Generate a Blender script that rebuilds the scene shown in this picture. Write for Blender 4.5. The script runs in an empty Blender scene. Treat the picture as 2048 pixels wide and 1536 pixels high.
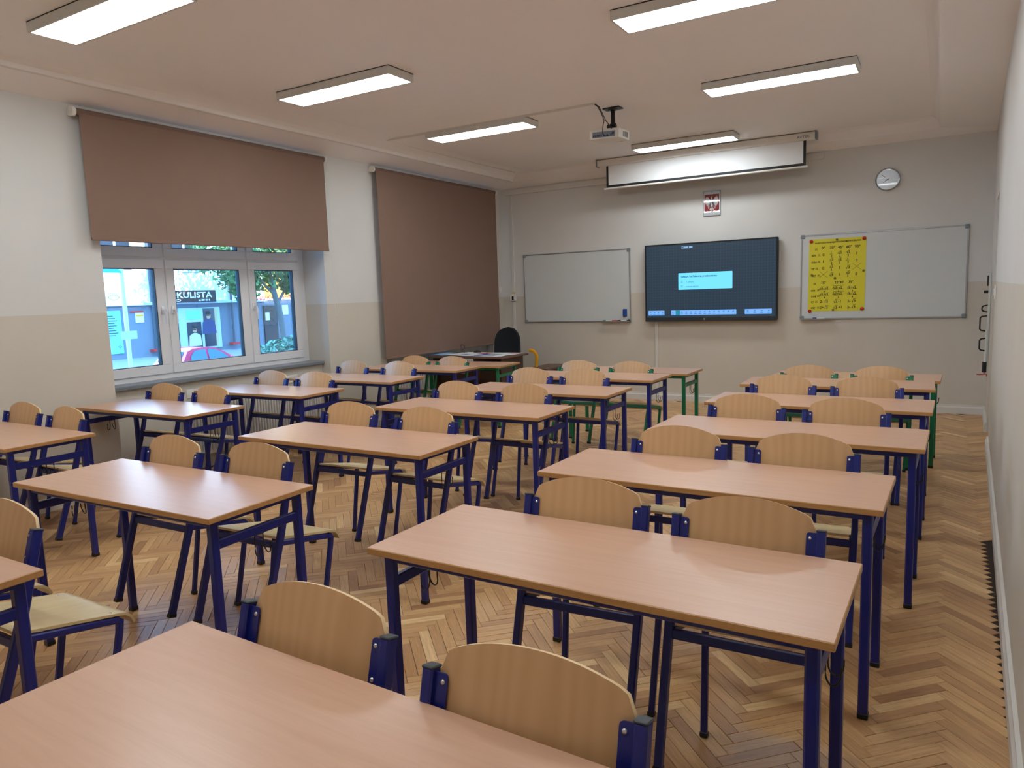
import bpy, math, random
from mathutils import Vector, Matrix
R = math.radians
random.seed(7)
S = bpy.context.scene
COL = S.collection

# ---------------------------------------------------------------- camera
FPX, YAW, PITCH, ROLL, CAMH = 1445.2812, 0.537672602, 0.12276463, -0.0344346636, 1.49916277
cd = bpy.data.cameras.new('camera')
cd.sensor_fit = 'HORIZONTAL'; cd.sensor_width = 36.0; cd.lens = FPX / 2048 * 36.0
cd.clip_start = 0.05; cd.clip_end = 200
cam = bpy.data.objects.new('camera', cd); COL.objects.link(cam)
fw = Vector((-math.sin(YAW)*math.cos(PITCH), math.cos(YAW)*math.cos(PITCH), -math.sin(PITCH)))
rt = Vector((math.cos(YAW), math.sin(YAW), 0)); up = rt.cross(fw)
rt2 = rt*math.cos(ROLL) + up*math.sin(ROLL); up2 = up*math.cos(ROLL) - rt*math.sin(ROLL)
m = Matrix((rt2, up2, -fw)).transposed().to_4x4(); m.translation = (0, 0, CAMH)
cam.matrix_world = m
S.camera = cam

# ---------------------------------------------------------------- world, sun, exposure
W = bpy.data.worlds.new('sky'); S.world = W; W.use_nodes = True
bg = W.node_tree.nodes['Background']
bg.inputs['Color'].default_value = (0.20, 0.52, 1.0, 1); bg.inputs['Strength'].default_value = 8.0
sd = bpy.data.lights.new('sun', 'SUN'); sd.energy = 12.0; sd.angle = R(0.6); sd.color = (1.0, 0.93, 0.80)
sun = bpy.data.objects.new('sun', sd); COL.objects.link(sun)
sun.rotation_euler = (0, R(62), R(14)); sun.location = (10, 0, 15)
PANEL_STRENGTH = 15.0
vs = S.view_settings
vs.view_transform = 'Standard'; vs.look = 'None'; vs.gamma = 1.0; vs.use_curve_mapping = False
vs.exposure = 0.42
S.cycles.diffuse_bounces = 8; S.cycles.max_bounces = 14

# ---------------------------------------------------------------- helpers
class MB:
    def __init__(s): s.v = []; s.f = []; s.mi = []
    def add(s, v, f, mi=0, M=None):
        b = len(s.v)
        s.v += [tuple(M @ Vector(p)) for p in v] if M else [tuple(p) for p in v]
        s.f += [tuple(i+b for i in q) for q in f]; s.mi += [mi]*len(f)
        return s
    def box(s, x0, x1, y0, y1, z0, z1, mi=0, M=None):
        v = [(x0,y0,z0),(x1,y0,z0),(x1,y1,z0),(x0,y1,z0),(x0,y0,z1),(x1,y0,z1),(x1,y1,z1),(x0,y1,z1)]
        f = [(3,2,1,0),(4,5,6,7),(0,1,5,4),(1,2,6,5),(2,3,7,6),(3,0,4,7)]
        return s.add(v, f, mi, M)
    def bbox(s, x0, x1, y0, y1, z0, z1, b, mi=0, M=None):
        """box with chamfered edges (24 vertices)"""
        v = []; idx = {}
        xs, ys, zs = (x0, x1), (y0, y1), (z0, z1)
        for i in (0,1):
            for j in (0,1):
                for k in (0,1):
                    sx, sy, sz = (1,-1)[i]*b, (1,-1)[j]*b, (1,-1)[k]*b
                    idx[i,j,k,0] = len(v); v.append((xs[i], ys[j]+sy, zs[k]+sz))
                    idx[i,j,k,1] = len(v); v.append((xs[i]+sx, ys[j], zs[k]+sz))
                    idx[i,j,k,2] = len(v); v.append((xs[i]+sx, ys[j]+sy, zs[k]))
        f = []
        for a in range(3):
            o = [t for t in range(3) if t != a]
            for e in (0,1):
                q = []
                for (p, r) in ((0,0),(1,0),(1,1),(0,1)):
                    c = [0,0,0]; c[a] = e; c[o[0]] = p; c[o[1]] = r
                    q.append(idx[c[0],c[1],c[2],a])
                f.append(tuple(q))
        for a in range(3):          # edges parallel to axis a
            o = [t for t in range(3) if t != a]
            for p in (0,1):
                for r in (0,1):
                    q = []
                    for e, kind in ((0,o[0]),(1,o[0]),(1,o[1]),(0,o[1])):
                        c = [0,0,0]; c[a] = e; c[o[0]] = p; c[o[1]] = r
                        q.append(idx[c[0],c[1],c[2],kind])
                    f.append(tuple(q))
        for i in (0,1):
            for j in (0,1):
                for k in (0,1): f.append((idx[i,j,k,0], idx[i,j,k,1], idx[i,j,k,2]))
        return s.add(v, f, mi, M)
    def prism(s, pts, axis, a0, a1, mi=0, M=None):
        """outline pts (p,q) extruded along axis ('x','y','z') from a0 to a1"""
        def P(p, a): return {'x': (a, p[0], p[1]), 'y': (p[0], a, p[1]), 'z': (p[0], p[1], a)}[axis]
        n = len(pts)
        v = [P(p, a0) for p in pts] + [P(p, a1) for p in pts]
        f = [tuple(range(n-1, -1, -1)), tuple(range(n, 2*n))]
        f += [(i, (i+1) % n, n+(i+1) % n, n+i) for i in range(n)]
        return s.add(v, f, mi, M)
    def sweep(s, path, prof, mi=0, up=(0,0,1), caps=True, M=None):
        """profile (a,b) polygon swept along path; a is sideways, b is up"""
        path = [Vector(p) for p in path]; n = len(prof); v = []; f = []
        for i, p in enumerate(path):
            if i == 0: d = path[1]-p
            elif i == len(path)-1: d = p-path[i-1]
            else: d = (path[i+1]-p).normalized() + (p-path[i-1]).normalized()
            d.normalize(); u = Vector(up)
            if abs(d.dot(u)) > .98: u = Vector((0,1,0)) if abs(d.y) < .9 else Vector((1,0,0))
            sd_ = d.cross(u).normalized(); uu = sd_.cross(d)
            k = 1.0
            if 0 < i < len(path)-1:
                c = (path[i+1]-p).normalized().dot(d); k = 1/max(c, .5)
            v += [tuple(p + sd_*a*k + uu*b*k) for a, b in prof]
        for i in range(len(path)-1):
            for j in range(n):
                f.append((i*n+j, i*n+(j+1) % n, (i+1)*n+(j+1) % n, (i+1)*n+j))
        if caps:
            f.append(tuple(range(n-1, -1, -1))); f.append(tuple((len(path)-1)*n+j for j in range(n)))
        return s.add(v, f, mi, M)
    def tube(s, path, r, n=8, mi=0, M=None, up=(0,0,1)):
        return s.sweep(path, [(r*math.cos(2*math.pi*i/n), r*math.sin(2*math.pi*i/n)) for i in range(n)], mi, up, True, M)
    def lathe(s, prof, n=16, mi=0, M=None):
        """(r,z) profile round the z axis"""
        v = []; f = []
        for r, z in prof:
            v += [(r*math.cos(2*math.pi*i/n), r*math.sin(2*math.pi*i/n), z) for i in range(n)]
        for k in range(len(prof)-1):
            for i in range(n): f.append((k*n+i, k*n+(i+1) % n, (k+1)*n+(i+1) % n, (k+1)*n+i))
        if prof[0][0] > 1e-6: f.append(tuple(range(n-1, -1, -1)))
        if prof[-1][0] > 1e-6: f.append(tuple((len(prof)-1)*n+i for i in range(n)))
        return s.add(v, f, mi, M)
    def grid(s, nx, ny, fn, mi=0, M=None):
        v = [fn(i/nx, j/ny) for j in range(ny+1) for i in range(nx+1)]
        f = [(j*(nx+1)+i, j*(nx+1)+i+1, (j+1)*(nx+1)+i+1, (j+1)*(nx+1)+i) for j in range(ny) for i in range(nx)]
        return s.add(v, f, mi, M)
    def slab(s, nx, ny, fn, th, mi=0, M=None):
        """surface fn(u,v)->(p, normal) given a thickness"""
        A = []; B = []
        for j in range(ny+1):
            for i in range(nx+1):
                p, nn = fn(i/nx, j/ny); p = Vector(p); nn = Vector(nn)
                A.append(tuple(p)); B.append(tuple(p - nn*th))
        k = len(A); w = nx+1
        f = []
        for j in range(ny):
            for i in range(nx):
                a = j*w+i; f.append((a, a+1, a+w+1, a+w)); f.append((k+a+w, k+a+w+1, k+a+1, k+a))
        rim = [i for i in range(w)] + [j*w+nx for j in range(1, ny+1)] + [ny*w+i for i in range(nx-1, -1, -1)] + [j*w for j in range(ny-1, 0, -1)]
        for a, b in zip(rim, rim[1:]+rim[:1]): f.append((b, a, k+a, k+b))
        return s.add(A+B, f, mi, M)
    def mesh(s, name, mats, smooth=None):
        me = bpy.data.meshes.new(name); me.from_pydata(s.v, [], s.f)
        for mt in (mats if isinstance(mats, (list, tuple)) else [mats]): me.materials.append(mt)
        if any(s.mi): me.polygons.foreach_set('material_index', s.mi)
        import bmesh
        bm = bmesh.new(); bm.from_mesh(me); bmesh.ops.recalc_face_normals(bm, faces=bm.faces); bm.to_mesh(me); bm.free()
        if smooth is not None:
            me.polygons.foreach_set('use_smooth', [True]*len(me.polygons))
            me.set_sharp_from_angle(angle=R(smooth))
        me.update(); return me
    def obj(s, name, mats, parent=None, smooth=None):
        o = bpy.data.objects.new(name, s.mesh(name, mats, smooth)); COL.objects.link(o)
        if parent is not None: o.parent = parent
        return o

def tag(o, label=None, cat=None, group=None, kind=None):
    if label: o['label'] = label
    if cat: o['category'] = cat
    if group: o['group'] = group
    if kind: o['kind'] = kind
    return o
def empty(name, loc=(0,0,0), rot=(0,0,0), label=None, cat=None, group=None, kind=None):
    o = bpy.data.objects.new(name, None); COL.objects.link(o); o.empty_display_size = .1
    o.location = loc; o.rotation_euler = rot
    return tag(o, label, cat, group, kind)
def copy_tree(o, parent=None):
    c = o.copy(); COL.objects.link(c); c.parent = parent
    for ch in o.children: copy_tree(ch, c)
    return c
def rects(w, h):                      # rectangular sweep profile
    return [(-w/2,-h/2),(w/2,-h/2),(w/2,h/2),(-w/2,h/2)]
def rrect(w, h, c):                   # the same with chamfered corners
    a, b = w/2, h/2
    return [(-a+c,-b),(a-c,-b),(a,-b+c),(a,b-c),(a-c,b),(-a+c,b),(-a,b-c),(-a,-b+c)]
def rounded(x0, x1, y0, y1, r, n=5):  # rounded rectangle outline
    o = []
    for cx, cy, a0 in ((x1-r,y0+r,-90),(x1-r,y1-r,0),(x0+r,y1-r,90),(x0+r,y0+r,180)):
        for i in range(n+1):
            a = R(a0+90*i/n); o.append((cx+r*math.cos(a), cy+r*math.sin(a)))
    return o
def text_into(mb, body, size, M, mi=0, align='LEFT', bold=0.0, ext=0.0, shear=0.0, width=None):
    cu = bpy.data.curves.new('txt', 'FONT'); cu.body = body; cu.size = size; cu.align_x = align
    cu.offset = bold; cu.extrude = ext; cu.shear = shear; cu.resolution_u = 3
    ob = bpy.data.objects.new('txt', cu); COL.objects.link(ob)
    bpy.context.view_layer.update()
    me = bpy.data.meshes.new_from_object(ob.evaluated_get(bpy.context.evaluated_depsgraph_get()))
    vv = [tuple(v.co) for v in me.vertices]; ff = [tuple(p.vertices) for p in me.polygons]
    if width and vv:
        xs = [p[0] for p in vv]; k = width/max(1e-6, max(xs)-min(xs)); vv = [(p[0]*k, p[1], p[2]) for p in vv]
    mb.add(vv, ff, mi, M)
    bpy.data.objects.remove(ob); bpy.data.meshes.remove(me); bpy.data.curves.remove(cu)
def stroke(mb, pts, w, M, mi=0):      # flat pen line in the xy plane of M
    for a, b in zip(pts, pts[1:]):
        d = Vector((b[0]-a[0], b[1]-a[1])); L = d.length
        if L < 1e-6: continue
        n = Vector((-d.y, d.x))/L*w/2; e = d/L*w*.3
        mb.add([(a[0]-e.x+n.x,a[1]-e.y+n.y,0),(a[0]-e.x-n.x,a[1]-e.y-n.y,0),(b[0]+e.x-n.x,b[1]+e.y-n.y,0),(b[0]+e.x+n.x,b[1]+e.y+n.y,0)], [(0,1,2,3)], mi, M)

# ---------------------------------------------------------------- materials
def srgb(r, g, b):
    f = lambda c: (c/255/12.92) if c/255 <= .04045 else ((c/255+.055)/1.055)**2.4
    return (f(r), f(g), f(b), 1)
def mat(name, col, rough=.5, metal=0.0, spec=.5, coat=0.0, bump=None, vary=None, emit=None):
    """vary=(scale, amount): soft mottling of the base colour; bump=(scale, strength)"""
    mt = bpy.data.materials.new(name); mt.use_nodes = True; nt = mt.node_tree
    p = nt.nodes['Principled BSDF']
    p.inputs['Base Color'].default_value = col; p.inputs['Roughness'].default_value = rough
    p.inputs['Metallic'].default_value = metal; p.inputs['Specular IOR Level'].default_value = spec
    p.inputs['Coat Weight'].default_value = coat
    tc = nt.nodes.new('ShaderNodeTexCoord')
    if vary:
        nz = nt.nodes.new('ShaderNodeTexNoise'); nz.inputs['Scale'].default_value = vary[0]; nz.inputs['Detail'].default_value = 4
        nt.links.new(tc.outputs['Object'], nz.inputs['Vector'])
        mx = nt.nodes.new('ShaderNodeMix'); mx.data_type = 'RGBA'
        mx.inputs[6].default_value = tuple(c*(1-vary[1]) for c in col[:3])+(1,)
        mx.inputs[7].default_value = tuple(min(1, c*(1+vary[1])) for c in col[:3])+(1,)
        nt.links.new(nz.outputs['Fac'], mx.inputs[0]); nt.links.new(mx.outputs[2], p.inputs['Base Color'])
    if bump:
        nb = nt.nodes.new('ShaderNodeTexNoise'); nb.inputs['Scale'].default_value = bump[0]; nb.inputs['Detail'].default_value = 3
        nt.links.new(tc.outputs['Object'], nb.inputs['Vector'])
        b = nt.nodes.new('ShaderNodeBump'); b.inputs['Strength'].default_value = bump[1]; b.inputs['Distance'].default_value = .002
        nt.links.new(nb.outputs['Fac'], b.inputs['Height']); nt.links.new(b.outputs['Normal'], p.inputs['Normal'])
    if emit:
        p.inputs['Emission Color'].default_value = emit[0]; p.inputs['Emission Strength'].default_value = emit[1]
    return mt
def wood(name, c0, c1, rough=.35, stretch=(2,40,40), ring=0.0, axis=None, spec=.5, vary=.06, coat=0.0):
    """fine grain from a noise drawn out along one object axis; each copy gets its own stretch of board"""
    mt = bpy.data.materials.new(name); mt.use_nodes = True; nt = mt.node_tree; L = nt.links
    p = nt.nodes['Principled BSDF']; p.inputs['Roughness'].default_value = rough; p.inputs['Specular IOR Level'].default_value = spec
    p.inputs['Coat Weight'].default_value = coat; p.inputs['Coat Roughness'].default_value = .2
    tc = nt.nodes.new('ShaderNodeTexCoord'); oi = nt.nodes.new('ShaderNodeObjectInfo')
    ad = nt.nodes.new('ShaderNodeVectorMath'); ad.operation = 'ADD'
    sc = nt.nodes.new('ShaderNodeVectorMath'); sc.operation = 'SCALE'; sc.inputs['Scale'].default_value = 37
    cb = nt.nodes.new('ShaderNodeCombineXYZ')
    for i in range(3): L.new(oi.outputs['Random'], cb.inputs[i])
    L.new(cb.outputs[0], sc.inputs[0]); L.new(tc.outputs['Object'], ad.inputs[0]); L.new(sc.outputs[0], ad.inputs[1])
    mp = nt.nodes.new('ShaderNodeMapping'); mp.inputs['Scale'].default_value = stretch; L.new(ad.outputs[0], mp.inputs['Vector'])
    n1 = nt.nodes.new('ShaderNodeTexNoise'); n1.inputs['Scale'].default_value = 1; n1.inputs['Detail'].default_value = 6; n1.inputs['Roughness'].default_value = .65
    n1.inputs['Distortion'].default_value = .4
    L.new(mp.outputs[0], n1.inputs['Vector'])
    fac = n1.outputs['Fac']
    if ring:
        wv = nt.nodes.new('ShaderNodeTexWave'); wv.wave_type = 'BANDS'; wv.bands_direction = 'X'
        wv.inputs['Scale'].default_value = ring; wv.inputs['Distortion'].default_value = 9; wv.inputs['Detail'].default_value = 1.5; wv.inputs['Detail Scale'].default_value = .9
        m2 = nt.nodes.new('ShaderNodeMapping'); m2.inputs['Scale'].default_value = (3.2,3.2,.75); L.new(ad.outputs[0], m2.inputs['Vector']); L.new(m2.outputs[0], wv.inputs['Vector'])
        mm = nt.nodes.new('ShaderNodeMix'); mm.data_type = 'FLOAT'; mm.inputs[0].default_value = .28
        L.new(n1.outputs['Fac'], mm.inputs[2]); L.new(wv.outputs['Fac'], mm.inputs[3]); fac = mm.outputs[0]
    mr = nt.nodes.new('ShaderNodeMapRange'); mr.inputs['From Min'].default_value = .25; mr.inputs['From Max'].default_value = .75; L.new(fac, mr.inputs['Value'])
    mx = nt.nodes.new('ShaderNodeMix'); mx.data_type = 'RGBA'; mx.inputs[6].default_value = c0; mx.inputs[7].default_value = c1
    L.new(mr.outputs[0], mx.inputs[0])
    hv = nt.nodes.new('ShaderNodeHueSaturation'); L.new(mx.outputs[2], hv.inputs['Color'])
    v = nt.nodes.new('ShaderNodeMapRange'); v.inputs['To Min'].default_value = 1-vary; v.inputs['To Max'].default_value = 1+vary
    L.new(oi.outputs['Random'], v.inputs['Value']); L.new(v.outputs[0], hv.inputs['Value'])
    L.new(hv.outputs['Color'], p.inputs['Base Color'])
    b = nt.nodes.new('ShaderNodeBump'); b.inputs['Strength'].default_value = .08; b.inputs['Distance'].default_value = .001
    L.new(n1.outputs['Fac'], b.inputs['Height']); L.new(b.outputs['Normal'], p.inputs['Normal'])
    return mt
def wall_paint(name, upper, lower, split):
    """two coats of paint meeting at a height, with faint roller marks"""
    mt = bpy.data.materials.new(name); mt.use_nodes = True; nt = mt.node_tree; L = nt.links
    p = nt.nodes['Principled BSDF']; p.inputs['Roughness'].default_value = .62; p.inputs['Specular IOR Level'].default_value = .3
    g = nt.nodes.new('ShaderNodeNewGeometry'); sx = nt.nodes.new('ShaderNodeSeparateXYZ'); L.new(g.outputs['Position'], sx.inputs[0])
    gt = nt.nodes.new('ShaderNodeMath'); gt.operation = 'GREATER_THAN'; gt.inputs[1].default_value = split; L.new(sx.outputs['Z'], gt.inputs[0])
    mx = nt.nodes.new('ShaderNodeMix'); mx.data_type = 'RGBA'; mx.inputs[6].default_value = lower; mx.inputs[7].default_value = upper
    L.new(gt.outputs[0], mx.inputs[0])
    n = nt.nodes.new('ShaderNodeTexNoise'); n.inputs['Scale'].default_value = 2.2; n.inputs['Detail'].default_value = 5; L.new(g.outputs['Position'], n.inputs['Vector'])
    mr = nt.nodes.new('ShaderNodeMapRange'); mr.inputs['To Min'].default_value = .94; mr.inputs['To Max'].default_value = 1.05; L.new(n.outputs['Fac'], mr.inputs['Value'])
    hv = nt.nodes.new('ShaderNodeHueSaturation'); L.new(mx.outputs[2], hv.inputs['Color']); L.new(mr.outputs[0], hv.inputs['Value'])
    L.new(hv.outputs['Color'], p.inputs['Base Color'])
    nb = nt.nodes.new('ShaderNodeTexNoise'); nb.inputs['Scale'].default_value = 160; L.new(g.outputs['Position'], nb.inputs['Vector'])
    b = nt.nodes.new('ShaderNodeBump'); b.inputs['Strength'].default_value = .12; b.inputs['Distance'].default_value = .001
    L.new(nb.outputs['Fac'], b.inputs['Height']); L.new(b.outputs['Normal'], p.inputs['Normal'])
    return mt
def parquet_mat(name):
    """each board reads its tone from the 'tone' attribute and its grain from its own UV"""
    mt = bpy.data.materials.new(name); mt.use_nodes = True; nt = mt.node_tree; L = nt.links
    p = nt.nodes['Principled BSDF']; p.inputs['Specular IOR Level'].default_value = .55
    at = nt.nodes.new('ShaderNodeAttribute'); at.attribute_name = 'tone'
    rp = nt.nodes.new('ShaderNodeValToRGB'); L.new(at.outputs['Fac'], rp.inputs[0])
    el = rp.color_ramp.elements
    el[0].position = 0; el[0].color = srgb(168,124,84); el[1].position = 1; el[1].color = srgb(236,200,146)
    for pos, c in ((.3, srgb(194,150,103)), (.6, srgb(208,165,114)), (.85, srgb(220,180,126))):
        e = el.new(pos); e.color = c
    uv = nt.nodes.new('ShaderNodeUVMap'); uv.uv_map = 'board'
    mp = nt.nodes.new('ShaderNodeMapping'); mp.inputs['Scale'].default_value = (7, 95, 1); L.new(uv.outputs[0], mp.inputs['Vector'])
    n = nt.nodes.new('ShaderNodeTexNoise'); n.inputs['Scale'].default_value = 1; n.inputs['Detail'].default_value = 7; n.inputs['Roughness'].default_value = .7; n.inputs['Distortion'].default_value = .8
    L.new(mp.outputs[0], n.inputs['Vector'])
    mr = nt.nodes.new('ShaderNodeMapRange'); mr.inputs['From Min'].default_value = .3; mr.inputs['From Max'].default_value = .7
    mr.inputs['To Min'].default_value = .70; mr.inputs['To Max'].default_value = 1.14; L.new(n.outputs['Fac'], mr.inputs['Value'])
    hv = nt.nodes.new('ShaderNodeHueSaturation'); L.new(rp.outputs[0], hv.inputs['Color']); L.new(mr.outputs[0], hv.inputs['Value'])
    g = nt.nodes.new('ShaderNodeNewGeometry')
    w = nt.nodes.new('ShaderNodeTexNoise'); w.inputs['Scale'].default_value = 1.1; w.inputs['Detail'].default_value = 6; w.inputs['Roughness'].default_value = .6; L.new(g.outputs['Position'], w.inputs['Vector'])
    wr = nt.nodes.new('ShaderNodeMapRange'); wr.inputs['From Min'].default_value = .56; wr.inputs['From Max'].default_value = .72; wr.inputs['To Max'].default_value = .45; L.new(w.outputs['Fac'], wr.inputs['Value'])
    mx = nt.nodes.new('ShaderNodeMix'); mx.data_type = 'RGBA'; mx.inputs[7].default_value = srgb(128,112,92)
    L.new(wr.outputs[0], mx.inputs[0]); L.new(hv.outputs['Color'], mx.inputs[6]); L.new(mx.outputs[2], p.inputs['Base Color'])
    rr = nt.nodes.new('ShaderNodeMapRange'); rr.inputs['To Min'].default_value = .24; rr.inputs['To Max'].default_value = .46; L.new(n.outputs['Fac'], rr.inputs['Value']); L.new(rr.outputs[0], p.inputs['Roughness'])
    b = nt.nodes.new('ShaderNodeBump'); b.inputs['Strength'].default_value = .16; b.inputs['Distance'].default_value = .001
    L.new(n.outputs['Fac'], b.inputs['Height']); L.new(b.outputs['Normal'], p.inputs['Normal'])
    return mt
def glass_mat(name, tint=(1,1,1,1), mixv=.08):
    mt = bpy.data.materials.new(name); mt.use_nodes = True; nt = mt.node_tree; nt.nodes.clear(); L = nt.links
    o = nt.nodes.new('ShaderNodeOutputMaterial'); t = nt.nodes.new('ShaderNodeBsdfTransparent'); t.inputs[0].default_value = tint
    g = nt.nodes.new('ShaderNodeBsdfGlossy'); g.inputs['Roughness'].default_value = .02
    f = nt.nodes.new('ShaderNodeFresnel'); f.inputs['IOR'].default_value = 1.45
    mx = nt.nodes.new('ShaderNodeMixShader'); L.new(f.outputs[0], mx.inputs[0]); L.new(t.outputs[0], mx.inputs[1]); L.new(g.outputs[0], mx.inputs[2]); L.new(mx.outputs[0], o.inputs[0])
    return mt
def emit_mat(name, col, strength):
    mt = bpy.data.materials.new(name); mt.use_nodes = True; nt = mt.node_tree; nt.nodes.clear()
    o = nt.nodes.new('ShaderNodeOutputMaterial'); e = nt.nodes.new('ShaderNodeEmission')
    e.inputs[0].default_value = col; e.inputs[1].default_value = strength; nt.links.new(e.outputs[0], o.inputs[0]); return mt

M = {}
M['wall'] = wall_paint('wall_paint', srgb(214,214,211), srgb(205,199,187), 1.47)
M['ceil'] = mat('ceiling_paint', srgb(244,242,243), .7, spec=.25, bump=(90,.1), vary=(1.3,.02))
M['trim'] = mat('white_trim', srgb(214,212,206), .45)
M['upvc'] = mat('window_plastic', srgb(226,228,232), .3)
M['sill'] = mat('grey_sill_stone', srgb(120,126,132), .35, vary=(60,.12))
M['gasket'] = mat('dark_gasket', srgb(30,36,44), .6)
M['glass'] = glass_mat('window_glass')
M['blue'] = mat('blue_painted_steel', srgb(22,34,118), .33, vary=(14,.05))
M['green'] = mat('green_painted_steel', srgb(6,112,74), .33, vary=(14,.05))
M['cap'] = mat('dark_plastic_cap', srgb(52,60,66), .5)
M['screw'] = mat('zinc_screw', srgb(205,208,212), .25, metal=.9)
M['top'] = wood('beech_laminate', srgb(204,164,138), srgb(192,151,124), .30, (3,46,46), spec=.55, vary=.03)
M['edge'] = wood('beech_edge_band', srgb(196,150,96), srgb(174,126,76), .4, (3,60,60), vary=.03)
M['ply'] = wood('plywood_backrest', srgb(206,168,124), srgb(196,157,112), .34, (18,18,1.6), ring=2.6, vary=.07)
M['plyedge'] = mat('plywood_edge', srgb(226,198,152), .45)
M['seatply'] = wood('plywood_seat', srgb(222,204,158), srgb(204,180,132), .32, (30,2.4,30), vary=.05)
M['parquet'] = parquet_mat('oak_parquet')
M['subfloor'] = mat('dark_joint', srgb(46,32,22), .8)
M['blind'] = mat('brown_blind_fabric', srgb(136,112,99), .85, spec=.2, bump=(700,.25), vary=(5,.04))
M['blindtube'] = mat('brown_blind_tube', srgb(122,100,89), .8, spec=.2)
M['capwhite'] = mat('white_plastic', srgb(228,226,220), .4)
M['black'] = mat('black_plastic', srgb(16,18,22), .4)
M['steel'] = mat('brushed_aluminium', srgb(176,180,184), .32, metal=.85)
M['board'] = mat('whiteboard_enamel', srgb(206,212,212), .22, vary=(1.5,.02))
M['panel'] = emit_mat('led_diffuser', (.92,.975,1.0,1), PANEL_STRENGTH)
M['lampbody'] = mat('white_lamp_body', srgb(212,214,212), .45)
M['fabricblk'] = mat('black_upholstery', srgb(20,26,34), .85, bump=(500,.3))
M['yellow'] = mat('yellow_plastic', srgb(232,164,24), .4)
M['desk'] = wood('dark_desk_veneer', srgb(112,84,68), srgb(92,66,52), .4, (3,50,50))
M['desk_dark'] = wood('dark_desk_panel', srgb(78,54,44), srgb(62,42,34), .5, (3,50,50))
M['paper'] = mat('white_paper', srgb(226,232,236), .6)
M['ink'] = mat('ink_black', srgb(40,44,36), .7)

# ================================================================ the setting
XL, YF, YB, ZC = -5.74, 9.452, -1.7, 3.226
def xr(y): return .178 + .0285*y                       # the right wall is not quite square
NICHE = ((3.35, 5.765), (6.70, 9.12)); XN, XP, XO = -6.045, -5.865, -6.25
def struct(name, mb, mats, smooth=None, parent=None):
    o = mb.obj(name, mats, parent, smooth)
    if parent is None: o['kind'] = 'structure'
    return o
# tables: (x, y, turn in degrees, green)
TB = {'A1':(-5.011,2.156,-.66),'A2':(-5.03,3.246,.82),'A3':(-4.987,4.243,.9),'A4':(-4.863,5.198,.54),'A5':(-4.83,6.145,1.39),'A6':(-4.893,7.06,2.0),
 'B0':(-2.857,.776,0),'B1':(-2.825,1.789,.79),'B2':(-2.747,2.901,-.45),'B3':(-2.711,4.008,-.61),'B4':(-2.685,4.973,-.08),'B5':(-2.674,5.904,-.21),'B6':(-2.671,6.845,-.41),
 'C0':(-.864,.735,-1.9),'C1':(-.812,1.81,-.99),'C2':(-.785,2.832,-1.3),'C3':(-.686,3.869,-1.27),'C4':(-.67,4.911,-.95),'C5':(-.672,5.883,1.2),'C6':(-.631,6.815,-1.6)}

# ---- floor: dark bed with oak blocks laid in herringbone
fl = MB(); fl.box(XO, 1.0, YB-.2, YF+.2, -.2, -.004)
floor = struct('floor', fl, M['subfloor'])
PL, PW, GAP = .2857, .2857/6, .0007
def in_frame(x, y):
    d = Vector((x, y, -CAMH)); dz = d.dot(fw)
    if dz < .2: return None
    px, py = 1024+FPX*d.dot(rt2)/dz, 768-FPX*d.dot(up2)/dz
    return (px, py) if 0 < px < 2048 and 0 < py < 1536 else None
def covered(x, y):
    k = 1-.76/CAMH
    for tx, ty, tr in TB.values():
        a, b = x*k-tx, y*k-ty; c, s_ = math.cos(R(tr)), math.sin(R(tr))
        if abs(a*c+b*s_) < .65 and abs(-a*s_+b*c) < .25: return True
    return False
boards = []
q2 = math.sqrt(.5)
for n in range(-12, 8):
    for k in range(-60, 200):
        for kind in (0, 1):
            if kind == 0: a0, b0, a1, b1 = k*PW+n*PL, k*PW-n*PL, k*PW+n*PL+PL, k*PW-n*PL+PW
            else: a0, b0, a1, b1 = k*PW-PW+n*PL, k*PW-n*PL, k*PW+n*PL, k*PW-n*PL+PL
            ca, cb_ = (a0+a1)/2, (b0+b1)/2
            x, y = (ca-cb_)*q2-1.757, (ca+cb_)*q2+2.0
            if y < YB or y > YF+.02 or x > xr(y)+.03 or x < XP-.02: continue
            boards.append((x, y, kind))
def board_geo(x, y, kind):
    rz = R(45 if kind == 0 else 135) + R(random.gauss(0, .12))
    hl, hw = PL/2-GAP, PW/2-GAP; b = .0012
    tz = random.uniform(-.0004, .0004); tl = random.uniform(-.0006, .0006)
    v = []
    for sx, sy, z, ins in ((-1,-1,-.004,0),(1,-1,-.004,0),(1,1,-.004,0),(-1,1,-.004,0),(-1,-1,-b,0),(1,-1,-b,0),(1,1,-b,0),(-1,1,-b,0),(-1,-1,0,b),(1,-1,0,b),(1,1,0,b),(-1,1,0,b)):
        v.append((sx*(hl-ins), sy*(hw-ins), z + (tz + tl*sy if z > -.003 else 0)))
    f = [(8,9,10,11)]
    for o in (0, 4):
        for i in range(4): f.append((o+i, o+(i+1) % 4, o+4+(i+1) % 4, o+4+i))
    c, s_ = math.cos(rz), math.sin(rz)
    return [(x+p[0]*c-p[1]*s_, y+p[0]*s_+p[1]*c, p[2]) for p in v], v, f
def finish_boards(me, tones, uvs, nf):
    at = me.attributes.new('tone', 'FLOAT', 'FACE'); at.data.foreach_set('value', [t for t in tones for _ in range(nf)])
    uv = me.uv_layers.new(name='board')
    vals = []
    for p in me.polygons:
        for vi in p.vertices: vals += uvs[vi]
    uv.data.foreach_set('uv', vals); me.materials.append(M['parquet']); me.update()
order = []
for i, (x, y, kd) in enumerate(boards):
    if in_frame(x, y) and not covered(x, y): order.append((x*x+y*y, i))
near = set(i for _, i in sorted(order)[:300])
rv, rf, rt_, ru = [], [], [], []
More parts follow.
